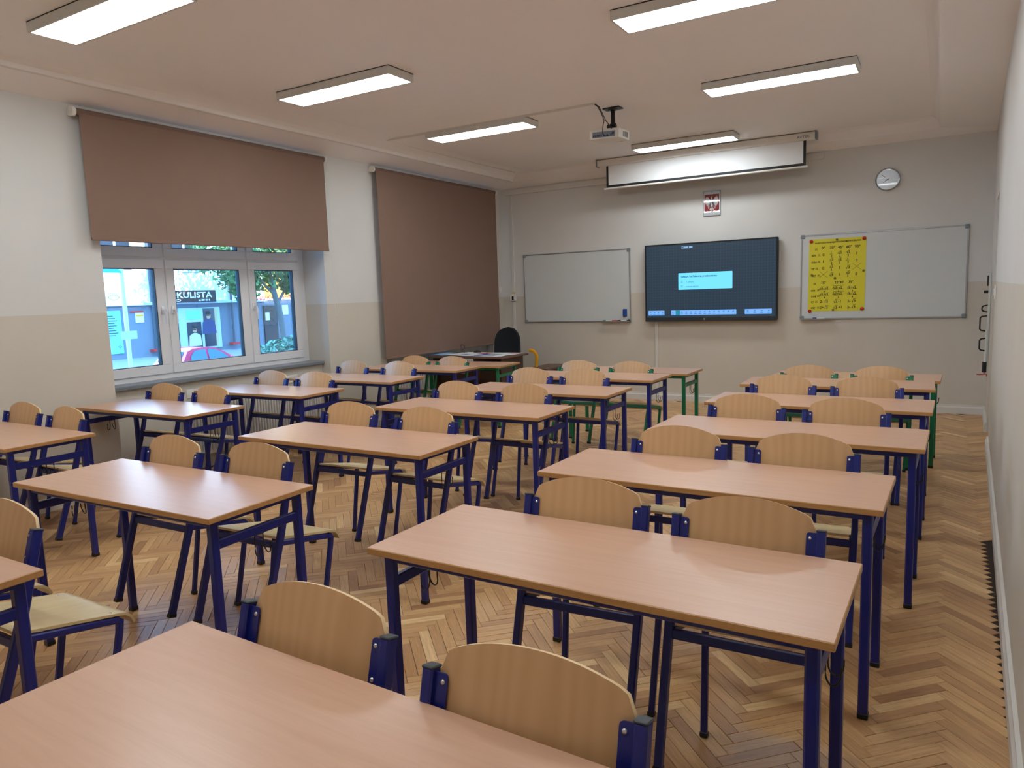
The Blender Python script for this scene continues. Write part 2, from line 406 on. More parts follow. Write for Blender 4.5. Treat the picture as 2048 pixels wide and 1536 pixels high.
for i, (x, y, kd) in enumerate(boards):
    g, loc_, f = board_geo(x, y, kd)
    tone = min(1, max(0, random.gauss(.5, .22))); ou, ov = random.random()*40, random.random()*40
    uvs = [(p[0]+ou, p[1]+ov) for p in loc_]
    if i in near:
        me = bpy.data.meshes.new('parquet_block'); me.from_pydata(g, [], f); finish_boards(me, [tone], uvs, len(f))
        o = bpy.data.objects.new('parquet_block', me); COL.objects.link(o); o.parent = floor
    else:
        b = len(rv); rv += g; rf += [tuple(t+b for t in q) for q in f]; rt_.append(tone); ru += uvs
me = bpy.data.meshes.new('parquet_field'); me.from_pydata(rv, [], rf); finish_boards(me, rt_, ru, 9)
o = bpy.data.objects.new('parquet_field', me); COL.objects.link(o); o.parent = floor; o['kind'] = 'stuff'

# ---- ceiling and its coves
c = MB(); c.box(XO, 1.0, YB-.2, YF+.2, ZC, ZC+.25)
struct('ceiling', c, M['ceil'])
def soft(pts):      # finer outline for a rounded run between two points
    return pts
c = MB(); c.prism([(XL-.02,3.045),(-5.40,3.112),(-5.392,3.118),(-5.385,3.150),(-5.36,3.178),(-5.31,3.202),(-5.23,3.219),(-5.12,ZC+.002),(-5.12,ZC+.05),(XL-.02,ZC+.05)], 'y', YB, YF+.02)
struct('trim_1', c, M['ceil'], 22)
c = MB(); c.sweep([(-5.398,YB,3.1165),(-5.398,YF-.2,3.1165)], rrect(.016,.012,.004)); struct('trim_2', c, M['trim'])
c = MB(); c.prism([(YF+.02,3.045),(9.27,3.112),(9.262,3.118),(9.255,3.150),(9.245,3.178),(9.225,3.205),(9.19,3.22),(9.15,ZC+.002),(9.15,ZC+.05),(YF+.02,ZC+.05)], 'x', XL, .62)
struct('trim_3', c, M['ceil'], 22)
c = MB(); c.prism([(-.16,ZC+.002),(-.125,3.215),(-.10,3.19),(-.085,3.15),(-.07,3.125),(-.045,3.112),(0,3.108),(.65,3.07),(.65,ZC+.05),(-.16,ZC+.05)], 'y', YB, YF+.02)
struct('trim_4', c, M['ceil'], 40)

# ---- walls
w = MB()
for y0, y1 in ((YB-.2, NICHE[0][0]), (NICHE[0][1], NICHE[1][0]), (NICHE[1][1], YF+.2)): w.box(XO, XL, y0, y1, 0, 3.25)
for y0, y1 in NICHE: w.box(XO, XP, y0, y1, 0, .812); w.box(XO, XL, y0, y1, 3.0, 3.25)
struct('wall_left', w, M['wall'])
w = MB(); w.box(XO, 1.0, YF, YF+.25, 0, 3.25); struct('wall_far', w, M['wall'])
w = MB(); w.box(XO, 1.0, YB-.25, YB, 0, 3.25); struct('wall_back', w, M['wall'])
DY0, DY1, DZ = 7.60, 8.36, 2.24
w = MB()
for y0, y1, z0, z1, dx in ((YB-.2, DY0, 0, 3.25, 0), (DY1, YF+.2, 0, 3.25, 0), (DY0, DY1, DZ, 3.25, 0), (DY0, DY1, 0, DZ, .30)):
    w.prism([(xr(y0)+dx, y0), (xr(y1)+dx, y1), (1.0, y1), (1.0, y0)], 'z', z0, z1)
struct('wall_right', w, M['wall'])
# door in the recess
d = empty('door_1', (xr(7.98)+.27, 7.98, 0), kind='structure')
b = MB(); b.bbox(-.02, .025, DY0-7.98+.02, DY1-7.98-.02, .01, DZ-.03, .004); b.obj('door_leaf', M['trim'], d)
b = MB(); b.box(-.022, -.018, -.27, .27, .25, 1.0); b.box(-.022, -.018, -.27, .27, 1.15, 2.05); b.obj('door_panel', M['capwhite'], d)
b = MB(); b.tube([(-.02,-.29,1.05),(-.07,-.29,1.05),(-.07,-.18,1.05)], .009); b.obj('door_handle', M['steel'], d)

# ---- skirting boards
BP = [(0,0),(.022,0),(.022,.07),(.014,.085),(.014,.1),(0,.1)]     # (out, up)
b = MB(); b.prism([(YF-p[0], p[1]) for p in BP], 'x', XL, xr(YF)); struct('baseboard_far', b, M['trim'])
b = MB()
for y0, y1 in ((YB, NICHE[0][0]), (NICHE[0][1], NICHE[1][0])): b.prism([(XL+p[0], p[1]) for p in BP], 'y', y0, y1)
struct('baseboard_left', b, M['trim'])
b = MB()
for y0, y1 in ((YB, DY0), (DY1, YF)):
    v = [(xr(y0)-p[0], y0, p[1]) for p in BP] + [(xr(y1)-p[0], y1, p[1]) for p in BP]; n = len(BP)
    b.add(v, [tuple(range(n)), tuple(range(2*n-1, n-1, -1))] + [(i, (i+1) % n, n+(i+1) % n, n+i) for i in range(n)])
struct('baseboard_right', b, M['trim'])

# ---- windows
def window(name, y0, y1):
    cuts = (y0+.085, y0+.735, y0+1.645, y1-.085)       # sash joints
    root = empty(name, (XN, (y0+y1)/2, .85), kind='structure'); T = Matrix.Translation((-XN, -(y0+y1)/2, -.85))
    def part(nm, mb, mt, par=root, sm=None):
        o = mb.obj(nm, mt, par, sm); return o
    zb, zt, zm = .85, 3.0, 1.932
    f = MB()
    f.box(XN-.075, XN-.012, y0, y1, zb, zb+.045, M=T); f.box(XN-.075, XN-.012, y0, y1, zt-.06, zt, M=T)
    f.box(XN-.074, XN-.013, y0+.001, cuts[0], zb+.001, zt-.001, M=T); f.box(XN-.074, XN-.013, cuts[3], y1-.001, zb+.001, zt-.001, M=T)
    for c_ in cuts[1:3]: f.box(XN-.073, XN-.014, c_-.03, c_+.03, zb+.002, zt-.002, M=T)
    f.box(XN-.072, XN-.015, y0+.003, y1-.003, zm-.03, zm+.03, M=T)
    part('window_frame', f, M['upvc'])
    for i in range(3):
        for lo in (1, 0):
            a, e = cuts[i]+(.012 if i else 0), cuts[i+1]-(.012 if i < 2 else 0)
            z0, z1 = (zb+.045, zm-.010) if lo else (zm+.010, zt-.06)
            st = .082
            s_ = MB()
            X0, X1 = XN-.06, XN
            for q in ((a,e,z0,z0+st),(a,e,z1-st,z1),(a,a+st,z0+st,z1-st),(e-st,e,z0+st,z1-st)): s_.bbox(X0, X1, q[0], q[1], q[2], q[3], .004, M=T)
            sash = part('sash', s_, M['upvc'])
            g = MB()
            t = .006
            for q in ((a+st,e-st,z0+st,z0+st+t),(a+st,e-st,z1-st-t,z1-st),(a+st,a+st+t,z0+st,z1-st),(e-st-t,e-st,z0+st,z1-st)): g.box(X0+.004, X1-.006, *q, M=T)
            part('gasket', g, M['gasket'], sash)
            g = MB(); g.box(X0+.020, X0+.024, a+st, e-st, z0+st, z1-st, M=T); part('pane', g, M['glass'], sash)
            if lo:
                hy = (e-.04) if i == 0 else (a+.04)
                h = MB(); hz = 1.47
                h.bbox(XN, XN+.012, hy-.014, hy+.014, hz-.035, hz+.035, .003, M=T)
                h.tube([(XN+.01,hy,hz),(XN+.045,hy,hz),(XN+.05,hy,hz-.02),(XN+.05,hy,hz-.125)], .0095, 8, M=T)
                part('window_handle', h, M['upvc'], sash, 50)
    s_ = MB(); s_.bbox(XN-.06, -5.825, y0+.002, y1-.002, .814, .85, .006, M=T); part('window_sill', s_, M['sill'])
window('window_1', *NICHE[0]); window('window_2', *NICHE[1])

# ---- roller blinds
def blind(y0, y1, zbot, label, chain=None):
    xb = XL+.055; zr = 2.985
    root = empty('roller_blind', (xb, (y0+y1)/2, zr), label=label, cat='blind', group='brown roller blinds over the windows')
    T = Matrix.Translation((-xb, -(y0+y1)/2, -zr))
    f = MB()
    f.slab(1, 24, lambda u, v: ((xb+.026+.0015*math.sin(v*9), y0+.02+(y1-y0-.04)*u, zbot+(zr-zbot-.005)*v), (1,0,0)), .0012, M=T)
    f.obj('fabric', M['blind'], root)
    b = MB(); b.tube([(xb,y0+.005,zr),(xb,y1-.005,zr)], .029, 20, M=T, up=(1,0,0)); b.obj('roller', M['blindtube'], root, 40)
    for y_, s_ in ((y0,-1),(y1,1)):
        e = MB(); e.tube([(xb,y_-.0,zr),(xb,y_+s_*.028,zr)], .036, 20, M=T, up=(1,0,0)); e.box(XL, xb, y_+min(0,s_*.02), y_+max(0,s_*.02), zr-.025, zr+.025, M=T)
        e.obj('end_bracket', M['capwhite'], root, 40)
    b = MB(); b.bbox(xb+.019, xb+.033, y0+.02, y1-.02, zbot-.014, zbot+.012, .004, M=T); b.obj('bottom_bar', M['blind'], root)
    if chain:
        b = MB(); yc = y1+.012
        b.tube([(xb+.02,yc,zr-.03),(xb+.02,yc+.004,2.3),(xb+.02,yc+.012,chain),(xb+.02,yc+.03,chain-.03),(xb+.02,yc+.05,chain),(xb+.02,yc+.03,2.3),(xb+.02,yc+.012,zr-.03)], .0016, 5, M=T)
        b.obj('pull_chain', M['capwhite'], root)
blind(3.22, 5.79, 2.04, 'half-lowered wide brown roller blind above the uncovered window', 1.35)
blind(6.575, 9.215, .80, 'fully lowered brown roller blind behind the teacher desk')

# ---- radiators
def radiator(y0, y1, z0, z1, x, step, label):
    root = empty('radiator', (x, (y0+y1)/2, z0), label=label, cat='radiator')
    T = Matrix.Translation((-x, -(y0+y1)/2, -z0))
    b = MB(); n = int((y1-y0)/step)
    for i in range(n):
        a = y0+i*step
        b.prism([(x, a+step*.12),(x+.045,a+step*.22),(x+.052,a+step*.36),(x+.052,a+step*.64),(x+.045,a+step*.78),(x,a+step*.88)], 'z', z0+.03, z1-.03, M=T)
    b.obj('ribs', M['trim'], root)
    b = MB(); b.bbox(x, x+.04, y0, y1, z0, z0+.035, .006, M=T); b.bbox(x, x+.04, y0, y1, z1-.035, z1, .006, M=T); b.box(x, x+.012, y0, y1, z0, z1, M=T); b.obj('manifold', M['trim'], root)
    for y_ in (y0+.12, y1-.12):
        k = MB(); k.box(XP, x, y_-.015, y_+.015, z0+.1, z1-.1, M=T); k.obj('wall_bracket', M['trim'], root)
    k = MB(); k.tube([(x+.02,y1-.03,z0+.01),(x+.02,y1-.03,-(0)+.0)], .009, 8, M=T); k.obj('pipe', M['trim'], root)
radiator(4.0, 5.64, .13, .62, XP+.035, .034, 'white ribbed radiator under the uncovered window')
radiator(6.95, 8.75, .13, .62, XP+.035, .055, 'white ribbed radiator beneath the fully lowered blind')

# ---- ceiling lamps, 30 x 120 cm
def lamp(x, y, label):
    root = empty('ceiling_lamp', (x, y, ZC), label=label, cat='lamp', group='long white ceiling lamps')
    b = MB()
    hx, hy, h = .598, .148, .062
    for q in ((-hx,hx,-hy,-hy+.014),(-hx,hx,hy-.014,hy),(-hx,-hx+.014,-hy+.014,hy-.014),(hx-.014,hx,-hy+.014,hy-.014)): b.box(*q, -h, 0)
    b.box(-hx, hx, -hy, hy, -.006, 0); b.obj('housing', M['lampbody'], root)
    b = MB(); b.box(-hx+.014, hx-.014, -hy+.014, hy-.014, -h+.002, -h+.006); b.obj('diffuser', M['panel'], root)
for x, y, l in ((-4.19,2.63,'ceiling lamp nearest the camera over the window column'),(-4.19,4.54,'middle ceiling lamp of the row over the window column'),(-4.155,6.51,'ceiling lamp left of the projector beside the surface cable duct'),
    (-1.23,4.55,'ceiling lamp cut by the top edge of the photo over right column'),(-1.22,6.5,'ceiling lamp over right column nearer the front wall'),(-2.65,8.56,'ceiling lamp right in front of the projection screen'),
    (-1.23,2.63,'added unseen ceiling lamp above the second right column desk'),(-4.19,.72,'added unseen ceiling lamp behind the camera over the window column'),(-1.23,.72,'added unseen ceiling lamp straight above the camera')):  # this last line: unseen lamps on the same grid, added to light the near end
    lamp(x, y, l)

# ================================================================ desks and chairs
def make_table(paint, H):
    root = empty('school_desk')
    t = MB(); t.bbox(-.65, .65, -.25, .25, H-.0215, H, .0025)
    o = t.obj('tabletop', [M['top'], M['edge']], root)
    for p in o.data.polygons:
        if abs(p.normal.z) < .9: p.material_index = 1
    leg = MB(); leg.sweep([(0,0,.008),(0,0,H-.0215)], rrect(.032,.032,.005), up=(0,1,0)); lm = leg.mesh('leg', paint)
    ft = MB(); ft.bbox(-.0175, .0175, -.0175, .0175, 0, .022, .003); fm = ft.mesh('foot_cap', M['black'])
    for sx in (-1, 1):
        for sy in (-1, 1):
            o = bpy.data.objects.new('leg', lm); COL.objects.link(o); o.parent = root; o.location = (sx*.60, sy*.20, 0)
            f = bpy.data.objects.new('foot_cap', fm); COL.objects.link(f); f.parent = o
    for sx in (-1, 1):
        b = MB(); b.sweep([(0,-.184,0),(0,.184,0)], rrect(.022,.036,.004)); o = b.obj('side_bar', paint, root); o.location = (sx*.60, 0, H-.118)
        h = MB()
        for s_ in (-1, 1):
            pts = [(0,s_*.020,0),(0,s_*.020,-.045)] + [(sx*(.018-.018*math.cos(a)), s_*(.020+.006*math.sin(a)), -.045-.034*math.sin(a)) for a in [math.pi*i/8 for i in range(1, 9)]] + [(sx*.036,s_*.020,-.030)]
            h.tube(pts, .0024, 6)
        h.box(-.004, .004, -.024, .024, -.003, .003)
        k = h.obj('bag_hook', M['black'], o, 60); k.location = (0, 0, -.018)
        b = MB(); b.sweep([(0,-.2,0),(0,.2,0)], rects(.03,.02)); o = b.obj('end_rail', paint, root); o.location = (sx*.60, 0, H-.033)
    for sy in (-1, 1):
        b = MB(); b.sweep([(-.6,0,0),(.6,0,0)], rrect(.02,.028,.003)); o = b.obj('long_rail', paint, root); o.location = (0, sy*.20, H-.0365)
    return root
def make_chair(paint, k):
    """plywood chair in its upright frame: front feet on y=0, seat towards -y, back at y=-.37; k scales the heights"""
    root = empty('school_chair')
    Z = lambda z: z*k
    for sx in (-1, 1):
        b = MB(); b.sweep([(sx*.200,-.397,.006),(sx*.204,-.374,Z(.40)),(sx*.2045,-.372,Z(.45)),(sx*.205,-.372,Z(.742))], rrect(.024,.032,.004), up=(0,1,0))
        leg = b.obj('rear_leg', paint, root)
        c = MB(); c.bbox(sx*.205-.0128, sx*.205+.0128, -.3888, -.3552, Z(.742), Z(.748), .002); c.obj('end_cap', M['cap'], leg)
        c = MB(); c.bbox(sx*.200-.014, sx*.200+.014, -.415, -.380, 0, .018, .003); c.obj('foot_cap', M['black'], leg)
        # flange that carries the backrest
        x0, x1 = sorted((sx*.166, sx*.194)); n = 4
        c = MB(); z0, z1, r = Z(.632), Z(.738), .008
        if sx > 0: out = [(x1,z0),(x1,z1)] + [(x0+r-r*math.sin(R(90*i/n)), z1-r+r*math.cos(R(90*i/n))) for i in range(n+1)] + [(x0+r-r*math.cos(R(90*i/n)), z0+r-r*math.sin(R(90*i/n))) for i in range(n+1)]
        else: out = [(x0,z0)] + [(x1-r+r*math.sin(R(90*i/n)), z0+r-r*math.cos(R(90*i/n))) for i in range(n+1)] + [(x1-r+r*math.cos(R(90*i/n)), z1-r+r*math.sin(R(90*i/n))) for i in range(n+1)] + [(x0,z1)]
        c.prism(out, 'y', -.376, -.372); fl_ = c.obj('flange', paint, root)
        for z in (.655, .722):
            s_ = MB(); s_.lathe([(0,.0035),(.003,.003),(.0052,.001),(.0055,0)], 10, M=Matrix.Translation((sx*.176,-.376,Z(z))) @ Matrix.Rotation(R(90), 4, 'X')); s_.obj('screw', M['screw'], fl_, 60)
        b = MB(); b.sweep([(sx*.167,0,.006),(sx*.180,-.026,Z(.375)),(sx*.181,-.032,Z(.412)),(sx*.182,-.06,Z(.425))], rrect(.022,.022,.004), up=(0,1,0))
        leg = b.obj('front_leg', paint, root)
        c = MB(); c.bbox(sx*.167-.013, sx*.167+.013, -.013, .013, 0, .018, .003); c.obj('foot_cap', M['black'], leg)
        b = MB(); b.sweep([(sx*.196,-.372,Z(.400)),(sx*.182,-.04,Z(.419))], rrect(.022,.024,.004)); b.obj('side_rail', paint, root)
    b = MB(); b.sweep([(-.196,-.372,Z(.391)),(.196,-.372,Z(.391))], rrect(.022,.030,.004)); b.obj('cross_rail', paint, root)
    # seat: shallow dish, front edge rolled down
    def seat(u, v):
        y = -.378 + .405*v; hw = .197 - .004*v
        if v < .06: hw -= .012*(1-v/.06)
        x = (2*u-1)*hw
        z = Z(.420) + .019*min(1, v/.85) - .006*math.sin(math.pi*min(1, v/.8))*(1-(2*u-1)**2)
        a = max(0, (v-.86)/.14); z -= .034*a*a; y -= .006*a*a
        n = Vector((0, .3*a*2.2 if a else 0, 1)).normalized()
        return (x, y, z+.006), n
    b = MB(); b.slab(8, 18, seat, .0095); st = b.obj('seat', M['seatply'], root, 35)
    for sx in (-1, 1):
        for y, z in ((-.30, .4285), (-.065, .4445)):
            s_ = MB(); s_.lathe([(0,.0018),(.0035,.0014),(.0055,0)], 10, M=Matrix.Translation((sx*.172, y, Z(z)-.0015))); s_.obj('screw', M['screw'], st, 60)
    # backrest: arched plywood bowed towards the rear
    nx, nz = 24, 5
    def top_z(t):
        e = abs(t); zt = .772 + .046*(1-e**2.1)
        if e > .86: q = (e-.86)/.14; zt -= .034*(1-math.sqrt(max(0, 1-q*q)))
        return zt
    def bot_z(t):
        e = abs(t); zb = .618
        if e > .88: q = (e-.88)/.12; zb += .026*(1-math.sqrt(max(0, 1-q*q)))
        return zb
    def back(u, v):
        t = 2*u-1; x = t*.1905; y = -.3725+.0085 - .020*(1-t*t)
        zb, zt = Z(bot_z(t)), Z(top_z(t))
        return (x, y, zb+(zt-zb)*v), Vector((-.21*t, -1, 0)).normalized()
    b = MB(); b.slab(nx, nz, back, .0095); bk = b.obj('backrest', [M['ply'], M['plyedge']], root, 40)
    for p in bk.data.polygons:
        if abs(p.normal.y) < .6: p.material_index = 1
    return root
ORD = ['nearest', 'second', 'third', 'fourth', 'fifth', 'sixth', 'seventh']
COLN = {'A': 'window column', 'B': 'middle column', 'C': 'right column'}
FIRST = {'A': 1, 'B': 0, 'C': 0}
def desk_phrase(c, r):
    n = r-FIRST[c]
    return '%s %s desk from the camera' % (ORD[n], COLN[c]) if n else 'nearest %s desk' % COLN[c]
protoB, protoG = make_table(M['blue'], .76), make_table(M['green'], .71)
usedB = usedG = False
for key, (x, y, a) in TB.items():
    c, r = key[0], int(key[1]); grn = r == 6
    if grn: o = protoG if not usedG else copy_tree(protoG); usedG = True
    else: o = protoB if not usedB else copy_tree(protoB); usedB = True
    o.location = (x, y, 0); o.rotation_euler = (0, 0, R(a))
    n = r-FIRST[c]
    if grn: lab = 'green-legged beech desk at the front end of the %s' % COLN[c]
    elif n == 0: lab = 'blue-legged beech desk nearest the camera in the %s' % COLN[c]
    else: lab = 'blue-legged beech desk, %s from the camera in the %s' % (ORD[n], COLN[c])
    tag(o, lab, 'desk', 'two-seat school desks in three columns')
CH = {'A1L':(-5.372,2.645,2.1),'A1R':(-4.788,2.626,-1.3),'A2L':(-5.377,3.701,3.0),'A2R':(-4.832,3.73,-.4),'A3L':(-5.265,4.695,-.4),'A3R':(-4.725,4.697,3.3),
 'A4L':(-5.168,5.663,-1.5),'A4R':(-4.588,5.685,.2),'A5L':(-5.106,6.606,-.4),'A5R':(-4.584,6.6,-.2),'B0L':(-3.186,1.287,0),'B0R':(-2.636,1.287,0),
 'B1L':(-3.158,2.252,1.2),'B1R':(-2.603,2.279,2.3),'B2L':(-3.091,3.392,1.8),'B2R':(-2.478,3.362,-1.7),'B3L':(-3.024,4.458,-1.8),'B3R':(-2.472,4.458,.9),
 'B4L':(-2.957,5.426,-1.1),'B4R':(-2.459,5.427,-.1),'B5L':(-2.966,6.404,-1.8),'B5R':(-2.43,6.397,-2.2),'C0L':(-1.154,1.222,1.2),'C0R':(-.599,1.181,2.1),
 'C1L':(-1.006,2.282,3.8),'C1R':(-.475,2.262,1.1),'C2L':(-1.004,3.285,1.2),'C2R':(-.48,3.292,1.9),'C3L':(-.946,4.362,.2),'C3R':(-.426,4.354,.7),
 'C4L':(-.927,5.364,.1),'C4R':(-.41,5.371,1.4),'C5L':(-.905,6.364,0),'C5R':(-.383,6.37,.1)}
TIP = -.2666                                            # the chairs hang on the desk edge, tipped on their front feet
cB, cG = make_chair(M['blue'], 1.0), make_chair(M['green'], .96)
usedB = usedG = False
for key, (x, y, a) in CH.items():
    c, r, s_ = key[0], int(key[1]), key[2]; grn = r == 5
    if grn: o = cG if not usedG else copy_tree(cG); usedG = True
    else: o = cB if not usedB else copy_tree(cB); usedB = True
    o.location = (x, y, 0); o.rotation_euler = (TIP, 0, R(a))
    side = 'left' if s_ == 'L' else 'right'
    lab = '%s-hand %s-framed plywood chair behind the %s' % (side, 'green' if grn else 'blue', desk_phrase(c, r))
    tag(o, lab, 'chair', 'plywood school chairs tipped against the desks')

# ================================================================ front wall
def facing(x, y, z):        # local (right, up, out) frame on the far wall, out = towards the room
    return Matrix(((1,0,0,x),(0,0,-1,y),(0,1,0,z),(0,0,0,1)))
def ewhite(name, x0, x1, z0, z1, label):
    w_, h_ = x1-x0, z1-z0
    root = empty(name, (x0, YF, z0), label=label, cat='whiteboard', group='framed whiteboards on the front wall')
    b = MB(); b.box(.012, w_-.012, -.016, -.002, .012, h_-.012); b.obj('writing_surface', M['board'], root)
    for q in ((0,w_,0,.016),(0,w_,h_-.016,h_)):
        b = MB(); b.bbox(q[0], q[1], -.022, 0, q[2], q[3], .003); b.obj('frame_rail', M['steel'], root)
    for a in (0, w_-.016):
        b = MB(); b.bbox(a, a+.016, -.022, 0, .016, h_-.016, .003); b.obj('frame_stile', M['steel'], root)
    for a in (0, w_-.04):
        for c in (0, h_-.04):
            b = MB(); b.bbox(a-.003, a+.043, -.026, 0, c-.003, c+.043, .005); b.obj('corner_cap', M['cornercap'], root)
    return root
M['cornercap'] = mat('grey_corner_plastic', srgb(128,136,144), .45)
wbL = ewhite('whiteboard', -5.355, -3.685, 1.077, 2.075, 'empty framed whiteboard left of the big dark screen')
wbR = ewhite('whiteboard', -1.49, .232, 1.078, 2.09, 'framed whiteboard carrying the yellow handwritten poster')
b = MB(); b.prism([(-.022,0),(-.07,0),(-.07,.012),(-.066,.012),(-.066,.004),(-.022,.004)], 'x', 1.24, 1.665, M=Matrix.Identity(4)); b.obj('pen_tray', M['steel'], wbL)
b = MB(); b.prism([(-.022,0),(-.07,0),(-.07,.012),(-.066,.012),(-.066,.004),(-.022,.004)], 'x', .0, .36); b.obj('pen_tray', M['steel'], wbR)
# eraser and pens
e = empty('board_eraser', (-3.763, YF-.016, 1.20), label='blue board eraser stuck on the empty whiteboard', cat='eraser')
b = MB(); b.bbox(-.026, .026, -.034, -.010, -.052, .052, .006); b.obj('grip', mat('blue_eraser', srgb(24,70,150), .5), e)
b = MB(); b.box(-.025, .025, -.010, 0, -.051, .051); b.obj('felt', mat('grey_felt', srgb(90,96,104), .9), e)
def pen(x, z, barrel, cap, label, flip=1):
    p = empty('board_marker', (x, YF-.046, z), label=label, cat='marker', group='whiteboard markers in the pen trays')
    b = MB(); b.tube([(-.065*flip,0,0),(.025*flip,0,0)], .0085, 10, up=(0,0,1)); b.obj('barrel', barrel, p, 50)
    b = MB(); b.tube([(.022*flip,0,0),(.066*flip,0,0)], .0095, 10); b.obj('pen_cap', cap, p, 50)
mW, mG, mR, mK, mB_ = mat('pen_white', srgb(222,224,226), .4), mat('pen_green', srgb(20,110,84), .4), mat('pen_red', srgb(190,36,30), .4), mat('pen_black', srgb(24,24,28), .4), mat('pen_blue', srgb(30,60,160), .4)
pen(-4.02, 1.092, mW, mG, 'white marker with green cap, leftmost in the tray', -1); pen(-3.885, 1.092, mR, mK, 'red marker with black cap in the tray below the eraser'); pen(-3.755, 1.092, mW, mK, 'white marker with dark cap at the tray end below the eraser')
pen(-1.275, 1.093, mW, mB_, 'white marker with blue cap under the yellow poster', -1)

# ---- yellow handwritten poster, its magnets
PX, PZ = -1.402, 1.175
po = empty('poster', (PX, YF-.0165, PZ), label='yellow poster with handwritten table of trigonometric values', cat='poster')
mY = mat('yellow_poster_paper', srgb(222,212,46), .6, vary=(4,.04))
b = MB(); b.slab(6, 8, lambda u, v: ((.62*u+.006*v, -.0022-.0012*math.sin(7*v+5*u), .855*v), (0,-1,0)), .0006); b.obj('sheet', mY, po, 40)
PT = Matrix(((1,0,0,0),(0,0,-1,-.0040),(0,1,0,0),(0,0,0,1)))
t = MB(); PENW = .0042
def wr(x, y, s, size=.044): text_into(t, s, size, PT @ Matrix.Translation((x, y, 0)), bold=.0008)
def root_sign(x, y, s, size=.044):          # radical drawn with a pen, radicand to its right
    wd = size*.58*len(s)
    stroke(t, [(x,y+.012),(x+.006,y+.014),(x+.011,y-.003),(x+.018,y+size*.86),(x+.020+wd,y+size*.90)], PENW*.8, PT)
    wr(x+.021, y, s, size); return .021+wd
def frac(x, y, num, den, rad=False, size=.034):
    w_ = root_sign(x, y+.012, num, size) if rad else (wr(x+.006, y+.012, num, size) or .028)
    stroke(t, [(x-.004,y+.006),(x+max(.032, w_),y+.008)], PENW*.8, PT); wr(x+.010, y-.028, den, size)
text_into(t, 'WARTOŚCI FUNKCJI TRYGONOMETRYCZNYCH', .026, PT @ Matrix.Translation((.07,.800,0)) @ Matrix.Rotation(R(1.2), 4, 'Z'), bold=.0006, width=.50)
def alpha(x, y): stroke(t, [(x+.026,y+.026),(x+.014,y+.004),(x+.004,y+.004),(x+.002,y+.016),(x+.010,y+.024),(x+.018,y+.014),(x+.030,y+.001)], PENW*.8, PT)
cx = [.155, .245, .335, .425, .515]
alpha(.07, .725)
for x, s in zip(cx, ('0°','30°','45°','60°','90°')): wr(x-.012, .735, s)
rows = ((.655,'sin',['0',('1','2',0),('2','2',1),('3','2',1),'1']), (.575,'cos',['1',('3','2',1),('2','2',1),('1','2',0),'0']),
        (.495,'tg',['0',('3','3',1),'1','√3','X']), (.415,'ctg',['X','√3','1',('3','3',1),'0']))
for y, nm, cells in rows:
    wr(.035, y, nm, .042); alpha(.035+.021*len(nm)+.004, y)
    for x, cl in zip(cx, cells):
        if cl == 'X': stroke(t, [(x-.03,y-.015),(x+.06,y+.06)], PENW*.6, PT); stroke(t, [(x-.03,y+.06),(x+.06,y-.015)], PENW*.6, PT)
        elif isinstance(cl, tuple): frac(x-.008, y+.012, cl[0], cl[1], bool(cl[2]))
        elif cl[0] == '√': root_sign(x-.012, y, cl[1])
        else: wr(x, y, cl)
c2 = [.135, .285, .435]
alpha(.06, .315)
for x, s in zip(c2, ('15°', "22°30'", '75°')): wr(x+.008, .325, s, .040)
def two_roots(x, y, a, sg, b_, den):
    w1 = root_sign(x-.004, y+.014, a, .030); wr(x+w1, y+.014, sg, .030); root_sign(x+w1+.016, y+.014, b_, .030)
    stroke(t, [(x-.006,y+.008),(x+.105,y+.011)], PENW*.8, PT); wr(x+.046, y-.026, den, .030)
for y, nm, sg in ((.250,'sin',('-','-','+')), (.180,'cos',('+','+','-'))):
    wr(.035, y-.012, nm, .042); alpha(.035+.021*len(nm)+.004, y-.012)
    two_roots(c2[0], y, '6', sg[0], '2', '4'); two_roots(c2[1], y, '2', sg[1], '2', '2'); two_roots(c2[2], y, '6', sg[2], '2', '4')
    stroke(t, [(c2[1]-.016,y+.02),(c2[1]-.006,y+.012),(c2[1]+.002,y+.05),(c2[1]+.112,y+.052)], PENW*.7, PT)
for y, nm, l1 in ((.100,'tg',(('2-','3',''),('','2','-1'),('2-','3',''))), (.030,'ctg',(('2+','3',''),('','2','+1'),('2-','3','')))):
    wr(.035, y, nm, .042); alpha(.035+.021*len(nm)+.004, y)
    for x, (p_, r_, q_) in zip(c2, l1):
        k = 0
        if p_: wr(x, y, p_); k = .048
        k += root_sign(x+k, y, r_)
        if q_: wr(x+k+.006, y, q_)
t.obj('handwriting', M['ink'], po)
def magnet(x, z, r, mt, label, cat='magnet', grp=None):
    b = MB(); b.lathe([(r*.95,0),(r,.006),(r*.8,.012),(r*.4,.0155),(0,.0165)], 14, M=Matrix(((1,0,0,0),(0,0,-1,0),(0,1,0,0),(0,0,0,1))))
    o = b.obj('board_magnet', mt, None, 60); o.location = (x, YF-.0205, z); tag(o, label, cat, grp)
mRed, mOl = mat('red_magnet', srgb(186,30,26), .3), mat('olive_magnet', srgb(132,124,24), .35)
for x, z, l in ((-1.373,2.008,'round red magnet at top left of the yellow poster'),(-.800,2.012,'round red magnet at top right of the yellow poster'),(-1.379,1.178,'round red magnet at bottom left of the yellow poster'),(-.806,1.196,'round red magnet at bottom right of the yellow poster')):
    magnet(x, z, .021, mRed, l, grp='magnets holding the poster')
for x, z, l in ((-1.092,2.016,'small olive magnet on the poster heading'),(-.800,1.640,'small olive magnet on the right edge of the poster'),(-1.362,1.612,'small olive magnet on the left edge of the poster'),(-1.105,1.566,'small olive magnet at the middle of the poster'),(-1.120,1.190,'small olive magnet on the bottom edge of the poster')):
    magnet(x, z, .014, mOl, l, grp='magnets holding the poster')

